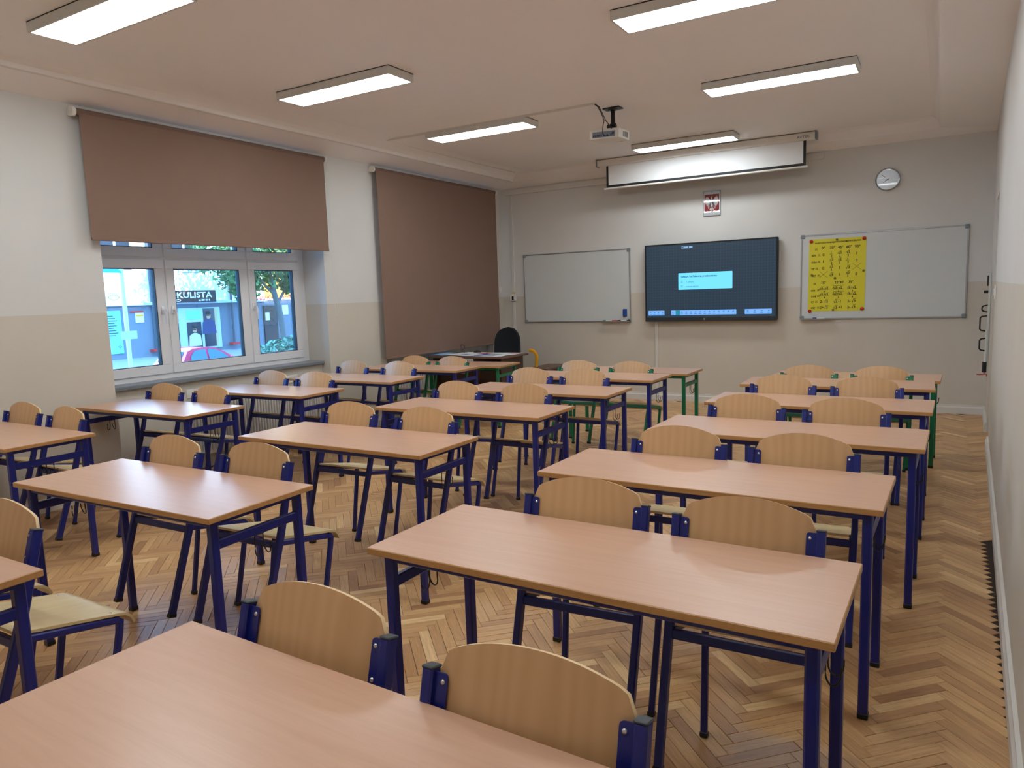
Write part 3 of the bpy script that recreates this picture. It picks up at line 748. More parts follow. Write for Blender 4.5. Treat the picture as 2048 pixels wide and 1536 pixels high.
# ---- interactive display
DX0, DX1, DZ0, DZ1, DYF = -3.442, -1.742, 1.076, 2.09, YF-.10
dw, dh = DX1-DX0, DZ1-DZ0
disp = empty('interactive_display', (DX0, DYF, DZ0), label='large dark touch screen showing a light blue dialog', cat='screen')
b = MB(); b.bbox(0, dw, .012, .075, .01, dh, .006); b.obj('housing', M['black'], disp)
b = MB(); b.box(.3, dw-.3, .075, .10, .25, .8); b.obj('wall_mount', M['black'], disp)
BZ = .018
b = MB()
for q in ((0,dw,dh-BZ,dh),(0,BZ,.055,dh-BZ),(dw-BZ,dw,.055,dh-BZ)): b.bbox(q[0], q[1], 0, .014, q[2], q[3], .003)
b.obj('bezel', M['black'], disp)
b = MB(); b.bbox(0, dw, -.004, .016, 0, .055, .004); bz = b.obj('control_strip', mat('graphite_bezel', srgb(44,50,58), .35), disp)
b = MB(); b.lathe([(.011,0),(.011,.003),(0,.004)], 14, M=Matrix(((1,0,0,.8),(0,0,-1,-.004),(0,1,0,.027),(0,0,0,1)))); b.obj('power_button', M['steel'], bz)
scr = bpy.data.materials.new('lit_screen_grid'); scr.use_nodes = True; nt = scr.node_tree; p = nt.nodes['Principled BSDF']
p.inputs['Base Color'].default_value = (.004,.005,.006,1); p.inputs['Roughness'].default_value = .25; p.inputs['Emission Strength'].default_value = 1.0
tc = nt.nodes.new('ShaderNodeTexCoord'); mp = nt.nodes.new('ShaderNodeMapping'); mp.inputs['Rotation'].default_value = (R(-90),0,0); nt.links.new(tc.outputs['Object'], mp.inputs[0])
br = nt.nodes.new('ShaderNodeTexBrick'); br.offset = 0; br.squash = 1
for k_, v_ in (('Scale',1),('Mortar Size',.0012),('Brick Width',.036),('Row Height',.036),('Mortar Smooth',.1)): br.inputs[k_].default_value = v_
br.inputs['Color1'].default_value = br.inputs['Color2'].default_value = srgb(30,46,60); br.inputs['Mortar'].default_value = srgb(44,66,84)
nt.links.new(mp.outputs[0], br.inputs['Vector']); nt.links.new(br.outputs['Color'], p.inputs['Emission Color'])
b = MB(); b.box(BZ, dw-BZ, .004, .012, .055, dh-BZ); sc_ = b.obj('screen', scr, disp)
mDlg, mBar, mUi, mTeal, mLt = emit_mat('dialog_blue', srgb(112,208,255), 1.0), emit_mat('toolbar_blue', srgb(112,164,232), 1.0), emit_mat('ui_dark', srgb(30,70,110), 1.0), emit_mat('ui_teal', srgb(34,128,150), 1.0), emit_mat('ui_light', srgb(150,190,230), 1.0)
UT = Matrix(((1,0,0,0),(0,0,-1,.0030),(0,1,0,0),(0,0,0,1)))
UT2 = Matrix(((1,0,0,0),(0,0,-1,.0022),(0,1,0,0),(0,0,0,1)))
def ui(pts, mt, nm, lift=UT):
    b = MB(); b.add([(x, y, 0) for x, y in pts], [tuple(range(len(pts)))], 0, lift); b.obj(nm, mt, sc_)
ui(rounded(.457, 1.155, .412, .627, .006), mDlg, 'dialog_box')
ui(rounded(.045, .265, .082, .145, .004), mBar, 'toolbar'); ui(rounded(.357, 1.205, .082, .145, .004), mBar, 'toolbar'); ui(rounded(1.31, 1.635, .082, .145, .004), mBar, 'toolbar')
ui([(.418,.083),(.478,.083),(.478,.144),(.418,.144)], mTeal, 'active_tool', UT2)
t = MB()
text_into(t, 'Software YouTube wraz przesłane ekrany', .034, UT2 @ Matrix.Translation((.492,.570,0)), bold=.0008, width=.47)
text_into(t, '1 witryna', .026, UT2 @ Matrix.Translation((.56,.503,0))); text_into(t, 'nowsza witryna', .026, UT2 @ Matrix.Translation((.56,.445,0)))
for y in (.505, .447): stroke(t, [(.495,y),(.513,y),(.513,y+.018),(.495,y+.018),(.495,y)], .003, UT2)
for x0, n in ((.062,4),(.37,14),(1.335,4)):
    for i in range(n):
        x = x0+i*(.0605 if n > 4 else (.055 if x0 < .1 else .085))
        if n > 4 and i == 1: continue
        stroke(t, [(x,.118),(x+.020,.118),(x+.012,.130),(x,.118)], .003, UT2); stroke(t, [(x-.006,.096),(x+.026,.096)], .004, UT2)
tag(t.obj('screen_text', mUi, sc_), kind='stuff')
t = MB(); text_into(t, '888 388', .034, UT2 @ Matrix.Translation((.535,.945,0)), bold=.001); stroke(t, [(.505,.946),(.527,.946),(.527,.968),(.505,.968),(.505,.946)], .004, UT2); t.obj('screen_code', mLt, sc_)

# ---- coat of arms in a thin clip frame
EX, EZ, ew, eh = -2.676, 2.418, .213, .305
em = empty('coat_of_arms', (EX, YF, EZ), label='framed red and white coat of arms with an eagle under the projection screen', cat='picture')
b = MB(); b.box(0, ew, -.012, -.001, 0, eh); b.obj('backing', M['paper'], em)
ET = Matrix(((1,0,0,ew/2),(0,0,-1,-.0124),(0,1,0,eh/2),(0,0,0,1))); ET2 = Matrix.Translation((0,-.0006,0)) @ ET; ET3 = Matrix.Translation((0,-.0012,0)) @ ET
def flat(nm, pts, mt, Tm):
    b = MB(); b.add([(x, y, 0) for x, y in pts], [tuple(range(len(pts)))], 0, Tm); return b.obj(nm, mt, em)
half = [(0,-.118),(.010,-.112),(.022,-.107),(.060,-.106),(.082,-.098),(.093,-.080),(.094,.112)]
flat('shield', half + [(-x, y) for x, y in half[::-1][:-1]], mat('heraldic_red', srgb(150,26,34), .5), ET)
mEag = mat('heraldic_white', srgb(214,212,214), .5); mGold = mat('heraldic_gold', srgb(196,150,70), .4)
b = MB()
for sx in (-1, 1):
    # wing: shoulder, pinions hanging down
    wing = [(.008,.030),(.030,.052),(.046,.078),(.064,.084),(.078,.074),(.084,.055)]
    feathers = [(.084,.02),(.080,-.012),(.070,-.004),(.066,-.034),(.056,-.018),(.050,-.048),(.042,-.024),(.034,-.050),(.028,-.020),(.020,-.036),(.010,-.006)]
    pts = wing + feathers
    for a_, b_ in zip(pts, pts[1:]): b.add([(0,.02,0),(sx*a_[0],a_[1],0),(sx*b_[0],b_[1],0)], [(0,1,2)], 0, ET2)
    b.add([(sx*.010,-.02,0),(sx*.040,-.056,0),(sx*.048,-.050,0),(sx*.020,-.012,0)], [(0,1,2,3)], 0, ET2)      # leg
    for q in ((.058,-.058),(.052,-.068),(.040,-.068)): b.add([(sx*.042,-.050,0),(sx*q[0],q[1],0),(sx*(q[0]-.008),q[1]+.004,0)], [(0,1,2)], 0, ET2)
b.add([(-.016,.040,0),(.016,.040,0),(.017,-.01,0),(.006,-.05,0),(-.006,-.05,0),(-.017,-.01,0)], [(0,1,2,3,4,5)], 0, ET2)      # body
for x in (-.026, -.014, 0, .014, .026): b.add([(x*.2-.004,-.042,0),(x-.006,-.088+abs(x)*.4,0),(x,-.096+abs(x)*.4,0),(x+.006,-.088+abs(x)*.4,0),(x*.2+.004,-.042,0)], [(0,1,2,3,4)], 0, ET2)
b.add([(-.009,.038,0),(.009,.038,0),(.010,.062,0),(.004,.074,0),(-.008,.074,0),(-.011,.064,0)], [(0,1,2,3,4,5)], 0, ET2)
b.obj('eagle', mEag, em)
b = MB(); b.add([(-.010,.074,0),(.006,.074,0),(.010,.092,0),(.003,.085,0),(-.002,.095,0),(-.007,.085,0),(-.014,.092,0)], [(0,1,2,3,4,5,6)], 0, ET3); b.add([(-.010,.066,0),(-.020,.060,0),(-.010,.058,0)], [(0,1,2)], 0, ET3); b.obj('crown', mGold, em)
b = MB(); b.box(0, ew, -.016, -.0145, 0, eh); b.obj('cover_glass', M['glass'], em)
b = MB()
for q in ((-.002,ew+.002,-.002,.002),(-.002,ew+.002,eh-.002,eh+.002),(-.002,.002,0,eh),(ew-.002,ew+.002,0,eh)): b.box(q[0], q[1], -.017, 0, q[2], q[3])
b.obj('frame', M['cornercap'], em)
b = MB(); b.prism([(ew/2-.018,eh-.002),(ew/2+.018,eh-.002),(ew/2,eh-.022)], 'y', -.0185, -.0165); b.obj('clip', M['steel'], em)

# ---- wall clock
CX, CZ = -.5755, 2.652
ck = empty('wall_clock', (CX, YF, CZ), label='round white wall clock with silver rim', cat='clock')
RT = Matrix(((1,0,0,0),(0,0,-1,0),(0,1,0,0),(0,0,0,1)))
b = MB(); b.lathe([(.112,.002),(.124,.004),(.127,.016),(.126,.030),(.120,.036),(.113,.032),(.112,.020)], 48, M=RT); b.obj('rim', M['steel'], ck, 40)
b = MB(); b.lathe([(0,.018),(.113,.018),(.113,.002),(0,.002)], 48, M=RT); b.obj('dial', mat('clock_dial', srgb(216,220,226), .5), ck)
t = MB()
for i in range(1, 13):
    a = R(90-30*i); r = .084; s = str(i)
    text_into(t, s, .030, RT @ Matrix.Translation((r*math.cos(a), r*math.sin(a)-.0105, .0186)), align='CENTER', bold=.0008)
for i in range(60):
    a = R(6*i); r0, r1 = (.100, .108)
    stroke(t, [(r0*math.cos(a), r0*math.sin(a)), (r1*math.cos(a), r1*math.sin(a))], .0016 if i % 5 else .003, RT @ Matrix.Translation((0,0,.0186)))
stroke(t, [(-.018,.044),(.018,.044)], .006, RT @ Matrix.Translation((0,0,.0186)))
t.obj('numerals', M['ink'], ck)
def hand(nm, ang, L, w_, zz):
    a = R(90-ang); b = MB(); stroke(b, [(-.016*math.cos(a),-.016*math.sin(a)),(L*math.cos(a),L*math.sin(a))], w_, RT @ Matrix.Translation((0,0,zz))); b.obj(nm, M['black'], ck)
hand('hour_hand', 236, .052, .006, .0210); hand('minute_hand', 312, .080, .0045, .0222)
b = MB(); b.lathe([(.0045,.0186),(.0045,.026),(0,.027)], 12, M=RT); b.obj('hub', M['black'], ck)
b = MB(); b.lathe([(.113,.029),(.09,.0335),(.05,.0365),(0,.0375)], 40, M=RT); b.obj('cover_glass', M['glass'], ck, 60)

# ---- projection screen, let down a little
sx0, sx1, sy, hz0, hz1 = -3.995, -1.275, 9.09, 3.134, 3.214
ps = empty('projection_screen', ((sx0+sx1)/2, sy, hz1), label='white roll-down projection screen with black border below the ceiling', cat='projection screen')
T = Matrix.Translation((-(sx0+sx1)/2, -sy, -hz1))
b = MB(); b.prism([(sy-.045,hz0+.008),(sy-.037,hz0),(sy+.04,hz0),(sy+.045,hz1),(sy-.038,hz1),(sy-.045,hz1-.008)], 'x', sx0+.02, sx1-.02, M=T); b.obj('housing', M['capwhite'], ps)
for a in (sx0, sx1-.024):
    b = MB(); b.bbox(a, a+.024, sy-.048, sy+.05, hz0-.004, hz1+.010, .004, M=T); b.obj('end_cap', M['cornercap'], ps)
fx0, fx1, fz = -3.862, -1.396, 2.852
b = MB(); b.box(fx0, fx1, sy-.001, sy+.001, fz, hz0+.01, M=T); b.obj('black_border', M['black'], ps)
b = MB(); b.box(fx0+.030, fx1-.030, sy-.0018, sy-.0012, fz+.034, hz0+.01, M=T); b.obj('screen_fabric', mat('screen_white', srgb(232,236,238), .7), ps)
b = MB(); b.tube([(fx0-.030,sy,fz-.008),(fx1+.018,sy,fz-.008)], .0125, 12, M=T); b.obj('weight_bar', M['capwhite'], ps, 50)
t = MB(); text_into(t, 'AVTEK', .034, Matrix.Translation((-1.49,sy-.046,3.158)) @ Matrix(((1,0,0,0),(0,0,-1,0),(0,1,0,0),(0,0,0,1))), bold=.0012, width=.14); t2 = MB(); t2.add(t.v, t.f, 0, T); t2.obj('brand_plate', M['cornercap'], ps)
for a in (-3.7, -1.6):
    b = MB(); b.box(a-.02, a+.02, sy-.02, sy+.03, hz1, ZC, M=T); b.obj('ceiling_bracket', M['steel'], ps)

# ---- projector on its ceiling arm
pj = empty('projector', (-2.752, 6.66, ZC), label='white projector hanging from a black ceiling arm', cat='projector')
b = MB(); b.bbox(-.085, .085, -.055, .055, -.012, 0, .003); b.lathe([(.05,-.012),(.045,-.02),(.02,-.022)], 16); b.obj('ceiling_plate', M['black'], pj)
b = MB(); b.bbox(-.018, .018, -.012, .012, -.165, -.012, .003); arm = b.obj('arm', M['black'], pj)
b = MB(); b.lathe([(.022,-.03),(.026,-.02),(.026,.02),(.022,.03)], 16, M=Matrix.Translation((0,0,-.165)) @ Matrix.Rotation(R(90), 4, 'Y')); b.obj('joint', M['black'], arm, 40)
mPj = mat('projector_white', srgb(222,220,212), .4); mPo = mat('port_panel', srgb(120,132,150), .5)
BT = Matrix.Translation((-.055, .03, -.242)) @ Matrix.Rotation(R(-5), 4, 'Z') @ Matrix.Rotation(R(3), 4, 'Y')
b = MB(); b.prism([(-.155,-.10),(.155,-.10),(.165,-.05),(.160,.105),(.10,.125),(-.10,.125),(-.160,.105),(-.165,-.05)], 'z', -.040, .040, M=BT); b.prism([(-.14,-.09),(.14,-.09),(.145,.1),(-.145,.1)], 'z', .040, .050, M=BT); body = b.obj('body', mPj, pj)
b = MB(); b.box(-.125, .115, -.103, -.0995, -.028, .024, M=BT); pp = b.obj('port_panel', mPo, body)
b = MB()
for x in (-.112, -.094, -.072, -.056, -.030, 0, .035, .075): b.box(x-.006, x+.006, -.1055, -.102, -.020, -.004, M=BT)
b.box(.085, .105, -.1055, -.102, -.008, .010, M=BT); b.obj('ports', M['black'], pp)
b = MB()
for i in range(5): b.box(.158, .1665, -.035+i*.022, -.023+i*.022, -.024, .024, M=BT)
b.obj('side_vent', M['cornercap'], body)
b = MB(); b.lathe([(.034,0),(.034,.03),(.028,.034),(0,.036)], 20, M=BT @ Matrix.Translation((.06,.118,-.004)) @ Matrix.Rotation(R(-90), 4, 'X')); b.obj('lens', M['black'], body)
b = MB(); b.bbox(.02, .05, -.09, -.05, .05, .085, .003, M=BT); b.obj('mount_foot', M['black'], body)
cb = MB()
A = Vector((-2.815, 6.375, ZC-.012))
cb.tube([A, (-2.80,6.42,ZC-.03), (-2.785,6.46,ZC-.08), (-2.775,6.50,ZC-.14), (-2.80,6.52,ZC-.20), (-2.805,6.53,ZC-.25), (-2.79,6.545,ZC-.27), (-2.76,6.57,ZC-.265)], .004, 6)
cb.tube([A+Vector((.004,0,0)), (-2.79,6.42,ZC-.028), (-2.778,6.46,ZC-.075), (-2.768,6.52,ZC-.135), (-2.745,6.58,ZC-.19), (-2.735,6.60,ZC-.215)], .004, 6)
tag(cb.obj('projector_cable', M['black'], None, 60), 'pair of black cables looping from ceiling duct into the projector', 'cable')

# ---- cable ducts, sockets, thermostat, switch
def duct(pts, w_, h_, label, up=(0,0,1)):
    b = MB(); b.sweep(pts, rrect(w_, h_, .002), up=up); o = b.obj('cable_duct', M['trim']); tag(o, label, 'cable duct', 'white cable ducts')
duct([(-5.30,6.352,ZC-.008),(-2.83,6.372,ZC-.008)], .03, .016, 'ceiling cable duct running across the room to the projector')
duct([(-5.285,6.37,ZC-.008),(-5.26,9.10,ZC-.008)], .03, .016, 'ceiling cable duct running beside the left cove to the front')
duct([(-5.64,YF-.012,2.998),(-1.25,YF-.012,2.998)], .024, .078, 'wide cable duct along the top of the front wall')
duct([(-5.545,YF-.009,2.955),(-5.545,YF-.009,.10)], .04, .018, 'vertical cable duct in the corner left of the empty whiteboard', up=(0,1,0))
duct([(-3.316,YF-.009,1.10),(-3.316,YF-.009,.10)], .046, .018, 'vertical cable duct below the big screen', up=(0,1,0))
def socket(name, x, y, z, face, n, label, cat, dark=None):
    o = empty(name, (x, y, z), (0,0,face), label=label, cat=cat)
    b = MB(); b.bbox(-.04*n, .04*n, -.010, 0, -.04, .04, .003); b.obj('plate', M['capwhite'], o)
    for i in range(n):
        c_ = -.04*n+.04+.08*i; b = MB(); b.lathe([(.022,.0),(.022,.011),(.019,.011),(.019,.004),(0,.004)], 16, M=Matrix.Translation((c_,-.001,0)) @ Matrix.Rotation(R(90), 4, 'X')); s_ = b.obj('insert', dark or M['capwhite'], o, 40)
        if not dark:
            b = MB()
            for k in (-.009, .009): b.lathe([(.003,0),(.003,.0055),(0,.0056)], 8, M=Matrix.Translation((c_+k,-.001,0)) @ Matrix.Rotation(R(90), 4, 'X'))
            b.obj('socket_holes', M['black'], s_)
socket('wall_socket', XP, 4.15, .705, R(90), 2, 'double white wall socket above the radiator, nearer the camera', 'socket')
socket('wall_socket', XP, 5.27, .70, R(90), 3, 'triple white wall socket above the radiator, farther from the camera', 'socket')
socket('light_switch', XL, 9.36, 1.58, R(90), 1, 'small white switch between the lowered blind and the corner', 'switch', M['capwhite'])
o = empty('thermostat_box', (-5.54, YF-.018, 1.455), label='white box with black window on the duct beside the empty whiteboard', cat='box')
b = MB(); b.bbox(-.045, .045, -.035, 0, -.05, .05, .004); b.obj('case', M['capwhite'], o)
b = MB(); b.box(-.016, .016, -.038, -.0345, -.035, .02); b.obj('window', M['black'], o)
b = MB(); b.box(-.04, .03, -.006, 0, .055, .085); b.obj('note', mat('cream_note', srgb(208,196,150), .7), o)
sl = empty('light_switch', (xr(7.25), 7.25, 1.385), (0,0,R(-90)-math.atan(.0285)), label='white switch on the right wall before the doorway', cat='switch')
b = MB(); b.bbox(-.04, .04, -.012, 0, -.06, .06, .003); b.obj('plate', M['capwhite'], sl)
b = MB(); b.bbox(-.025, .025, -.018, -.011, -.03, .03, .003); b.obj('rocker', M['capwhite'], sl)

# ================================================================ teacher's corner
TD = empty('teacher_desk', (-5.125, 7.76, 0), label='dark brown teacher desk with papers on top', cat='desk')
def tdp(nm, q, mt=None, bev=.003): b = MB(); b.bbox(*q, bev); return b.obj(nm, mt or M['desk_dark'], TD)
tdp('desktop', (-.565,.565,-.31,.33,.726,.75), M['desk'])
tdp('side_panel', (-.53,-.51,-.26,.28,0,.726)); tdp('side_panel', (.10,.12,-.26,.28,0,.726), M['desk']); tdp('side_panel', (.49,.51,-.26,.28,0,.726))
tdp('modesty_panel', (-.51,.49,-.14,-.12,.06,.56)); tdp('shelf', (-.51,.10,-.12,.28,.56,.578))
tdp('drawer_front', (.125,.485,.27,.29,.40,.70)); tdp('drawer_front', (.125,.485,.27,.29,.10,.39))
# big sheet with prints lying on it
sh = empty('printed_sheet', (-5.09, 7.77, .751), label='large white printed sheet lying across the teacher desk', cat='paper')
def sheet_z(u, v): return .0015 + .010*max(0, math.sin(u*6.2+.6))*(1-v)**2 + .004*math.sin(v*5+u*3)**2
b = MB(); b.slab(20, 8, lambda u, v: ((-.43+.90*u+.02*v, -.275+.55*v, sheet_z(u, v)), (0,0,1)), .0006); b.obj('sheet', M['paper'], sh, 50)
mPb, mPr, mPg = mat('print_blue', srgb(50,90,180), .6), mat('print_red', srgb(170,50,60), .6), mat('print_grey', srgb(150,168,176), .6)
def printp(nm, u0, u1, v0, v1, mt, sk=0):
    b = MB(); b.grid(6, 3, lambda u, v: (lambda U_, V_: (-.43+.90*U_+.02*V_, -.275+.55*V_, sheet_z(U_, V_)+.0012))(u0+(u1-u0)*u+sk*v, v0+(v1-v0)*v), 0); b.obj(nm, mt, sh)
printp('blue_print', .22, .33, .25, .45, mPb); printp('blue_print', .48, .60, .08, .55, mPb, .05); printp('red_print', .40, .55, .50, .80, mPr, .05); printp('grey_print', .66, .82, .15, .6, mPg); printp('red_print', .80, .95, .82, .95, mPr)
fd = MB(); fd.slab(6, 4, lambda u, v: ((-5.73+.20*u, 7.52+.34*v, .752+.006*math.sin(3*u)+.004), (0,0,1)), .003); tag(fd.obj('paper_folder', mat('pale_blue_folder', srgb(150,190,226), .5)), 'pale blue folder at the left end of the teacher desk', 'folder')
lp = MB(); lp.tube([(-5.47+.03*math.sin(a)-.01*math.cos(2*a), 7.92+.01*math.cos(a), .80+.045*math.sin(a/2+.2)-.02*math.cos(a)) for a in [i*.45 for i in range(15)]]+[(-5.44,7.92,.762),(-5.40,7.93,.756)], .0025, 6); tag(lp.obj('cable', M['black'], None, 60), 'thin dark cable looping up on the teacher desk', 'cable')
ms = MB(); ms.lathe([(.034,0),(.036,.008),(.028,.022),(.012,.030),(0,.031)], 16, M=Matrix.Translation((-5.29,8.0,.752)) @ Matrix.Diagonal((1.5,1,1,1))); tag(ms.obj('computer_mouse', M['black'], None, 60), 'black computer mouse behind the sheet on the teacher desk', 'mouse')
# office chair
oc = empty('office_chair', (-5.17, 8.42, 0), (0,0,R(180+6)), label='black upholstered office chair behind the teacher desk', cat='chair')
def obk(u, v):
    t = 2*u-1; z = .56+.50*v
    hw = .20*(1-.10*v)*(math.sqrt(max(0, 1-max(0,(v-.55)/.45)**2.4)) if v > .55 else 1)*(1-.18*max(0,(.15-v)/.15)**2)
    return (t*hw, -.20-.03*(1-t*t)*math.sin(math.pi*v)-.05*v, z), Vector((0,-1,.1)).normalized()
b = MB(); b.slab(10, 16, obk, .055); b.obj('backrest', M['fabricblk'], oc, 60)
b = MB(); b.prism(rounded(-.23,.23,-.20,.24,.10), 'z', .44, .51); b.obj('seat', M['fabricblk'], oc, 40)
b = MB(); b.sweep([(0,-.05,.43),(0,-.25,.43),(0,-.285,.50),(0,-.27,.70)], rrect(.06,.014,.003)); b.obj('back_support', M['black'], oc)
b = MB(); b.tube([(0,0,.10),(0,0,.44)], .026, 12); b.obj('gas_column', M['black'], oc, 50)
base = MB(); base.lathe([(.04,.07),(.04,.12),(0,.12)], 12); bs = base.obj('hub', M['black'], oc)
for i in range(5):
    a = R(72*i+20); b = MB(); b.sweep([(.03*math.cos(a),.03*math.sin(a),.10),(.27*math.cos(a),.27*math.sin(a),.075)], rrect(.04,.025,.005)); sp = b.obj('base_spoke', M['black'], bs)
    b = MB(); b.lathe([(.026,-.02),(.03,-.012),(.03,.012),(.026,.02)], 14, M=Matrix.Translation((.27*math.cos(a),.27*math.sin(a),.03)) @ Matrix.Rotation(a, 4, 'Z') @ Matrix.Rotation(R(90), 4, 'X')); b.obj('caster', M['black'], sp)
# low brown cabinet with a curved yellow piece on it
lc = empty('low_cabinet', (-4.72, 8.84, 0), label='low dark brown cabinet right of the office chair', cat='cabinet')
def lcp(nm, q, mt): b = MB(); b.bbox(*q, .003); return b.obj(nm, mt, lc)
lcp('top', (-.12,.22,-.36,.33,.48,.50), M['desk']); lcp('body', (-.10,.20,-.34,.31,.03,.48), M['desk_dark']); lcp('plinth', (-.09,.19,-.32,.30,0,.03), M['black'])
d = lcp('door', (-.095,.195,-.356,-.34,.05,.46), M['desk']); b = MB(); b.tube([(.16,-.356,.24),(.16,-.378,.24),(.16,-.378,.34),(.16,-.356,.34)], .005, 8); b.obj('handle', M['steel'], d)
yl = MB()
yl.sweep([(-.085+.10*math.cos(a), 0, .13+.10*math.sin(a)) for a in [R(100-12*i) for i in range(10)]]+[(.006,0,.06),(0,0,.002)], rrect(.045,.02,.004), up=(0,1,0))
o = yl.obj('yellow_bracket', M['yellow'], None, 50); o.location = (-4.79, 8.70, .50); tag(o, 'curved yellow plastic piece beside the black office chair', 'plastic piece')

# ================================================================ drawing tools hung on the right wall
mWd = mat('white_lacquer', srgb(206,212,208), .4)
def wallm(y, z):            # local: x along the wall towards the front, y = up ... out of the wall = -X
    return Matrix.Translation((xr(y), y, z)) @ Matrix.Rotation(-math.atan(.0285), 4, 'Z')
def loop_handle(root, z0, z1, y, out=.062, base=.024):
    b = MB(); b.sweep([(-base,y,z0),(-base-out+.012,y,z0+.008),(-base-out,y,z0+.024),(-base-out,y,z1-.024),(-base-out+.012,y,z1-.008),(-base,y,z1)], rrect(.014,.016,.003), up=(0,1,0)); b.obj('handle', M['black'], root)
def tool(name, y, label):
    o = empty(name, (0,0,0), label=label, cat='drawing tool', group='blackboard drawing tools on the right wall'); o.matrix_world = wallm(y, 0); return o
a = tool('board_ruler', 8.98, 'long white board ruler with two black handles on the right wall')
b = MB(); b.bbox(-.024, -.004, -.035, .035, .60, 1.56, .002); b.obj('blade', mWd, a); loop_handle(a, 1.155, 1.225, 0, .05); loop_handle(a, .955, 1.115, 0)
a = tool('board_set_square', 9.16, 'white triangular board set square behind the ruler')
b = MB(); b.prism([(-.05,.70),(.20,.70),(-.05,1.50)], 'x', -.022, -.006); b.obj('blade', mWd, a)
b = MB(); b.bbox(-.062, -.022, -.045, -.02, 1.345, 1.375, .004); b.obj('grip', M['black'], a); b = MB(); b.bbox(-.036, -.022, -.045, -.02, 1.42, 1.53, .004); b.obj('hinge', M['black'], a)
a = tool('board_compass', 8.80, 'white board compass with black grip hanging lowest on the wall')
b = MB(); b.tube([(-.030,0,.64),(-.026,0,.98)], .012, 10); b.obj('leg', mWd, a, 50); b = MB(); b.tube([(-.034,.018,.64),(-.026,.006,.98)], .010, 10); b.obj('leg', mWd, a, 50)
b = MB(); b.tube([(-.034,0,.545),(-.034,0,.650)], .020, 12); b.obj('grip', M['black'], a, 50); loop_handle(a, .765, .895, 0, .055, .03)
b = MB(); b.tube([(-.034,0,.545),(-.034,-.004,.525),(-.075,-.004,.520),(-.10,-.004,.524)], .006, 6); b.tube([(-.034,0,.53),(-.012,.004,.522),(-.008,.004,.50)], .005, 6); b.obj('chalk_holder', mat('red_plastic', srgb(190,50,44), .4), a)

# ================================================================ the street outside
XFc = -19.0
mFw, mFg = mat('facade_white_render', srgb(226,228,226), .8, vary=(.8,.04)), mat('facade_grey_brick', srgb(112,122,134), .8, vary=(6,.10), bump=(30,.5))
mDk, mDb = mat('sign_brown', srgb(56,48,46), .6), mat('dark_shop_glass', srgb(40,48,60), .15)
mLb, mCy = mat('shop_frame', srgb(170,190,205), .5), mat('cyan_panel', srgb(120,205,240), .5)
mRl, mSk, mNv, mHr, mWs = mat('red_lettering', srgb(200,40,36), .5), mat('poster_skin', srgb(196,150,124), .6), mat('poster_navy', srgb(46,60,104), .6), mat('poster_hair', srgb(40,34,34), .6), mat('poster_shirt', srgb(198,206,212), .6)
bd = empty('shop_building', (-30.0, 21.33, -.87), label='white and grey shop building across the street', cat='building')
bd.scale = (1.58, 1.58, 1.58)
T = Matrix.Translation((-XFc, -13.5, 0))
def bp(nm, q, mt, par=None): b = MB(); b.box(*q, M=T); return b.obj(nm, mt, par or bd)
bp('brick_wall', (XFc-.4, XFc, 4, 30, -1.0, 1.60), mFg); bp('upper_wall', (XFc-.4, XFc+.02, 4, 16.3, 1.60, 7.0), mFw); bp('ledge', (XFc, XFc+.10, 4, 16.3, 1.56, 1.64), mLb)
bp('yellow_wall', (XFc-.4, XFc+.03, 16.3, 30, 1.66, 7.0), mat('facade_ochre', srgb(226,168,70), .8))
for y0 in (8.2, 10.95, 13.0, 15.1):                              # first-floor windows
    f = bp('window', (XFc+.02, XFc+.05, y0, y0+.95, 2.47, 3.9), mLb); bp('pane', (XFc+.05, XFc+.056, y0+.06, y0+.44, 2.53, 3.84), mDb, f); bp('pane', (XFc+.05, XFc+.056, y0+.51, y0+.89, 2.53, 3.84), mDb, f)
SF = lambda y, z, x=XFc: Matrix(((0,0,1,x),(1,0,0,y),(0,1,0,z),(0,0,0,1)))      # local x -> +Y, local y -> up, facing +X
s_ = bp('shop_sign', (XFc, XFc+.14, 12.55, 14.36, 1.60, 1.945), mDk)
t = MB(); text_into(t, 'OKULISTA', .23, T @ SF(12.80, 1.735, XFc+.145), bold=.004, width=1.42); text_into(t, 'tel. 509 131 8', .07, T @ SF(13.75, 1.635, XFc+.145), bold=.004)
stroke(t, [(.0,.0),(.06,.025),(.13,.03),(.18,0),(.12,-.028),(.05,-.022),(0,0)], .014, T @ SF(13.0, 1.665, XFc+.145)); t.obj('sign_lettering', M['paper'], s_)
e = bp('eye_panel', (XFc+.02, XFc+.05, 10.6, 11.55, 1.60, 2.02), mCy)
t = MB(); stroke(t, [(0,0),(.06,.05),(.14,.07),(.23,.06),(.30,0),(.23,-.06),(.14,-.075),(.06,-.05),(0,0)], .014, T @ SF(11.12, 1.79, XFc+.054))
for i in range(6): stroke(t, [(.03+.045*i,.07),(.022+.05*i,.11)], .010, T @ SF(11.12, 1.80, XFc+.054))
t.obj('eye_logo', mDk, e)
p_ = bp('price_panel', (XFc, XFc+.03, 10.5, 11.42, .29, 1.44), mCy)
t = MB()
for i in range(9): stroke(t, [(0,0),(.18+.13*((i*37) % 5)/5,0)], .020, T @ SF(11.02, 1.30-.065*i, XFc+.034))
stroke(t, [(0,0),(.05,.03),(.10,0),(.05,-.03),(0,0)], .010, T @ SF(11.27, .47, XFc+.034)); t.obj('price_lettering', mDk, p_)
n_ = bp('notice_board', (XFc, XFc+.02, 11.84, 12.08, 1.09, 1.36), M['paper']); bp('notice_header', (XFc+.02, XFc+.024, 11.70, 12.08, 1.37, 1.41), mRl, n_); bp('notice_band', (XFc+.02, XFc+.024, 11.85, 12.07, 1.26, 1.31), M['yellow'], n_)
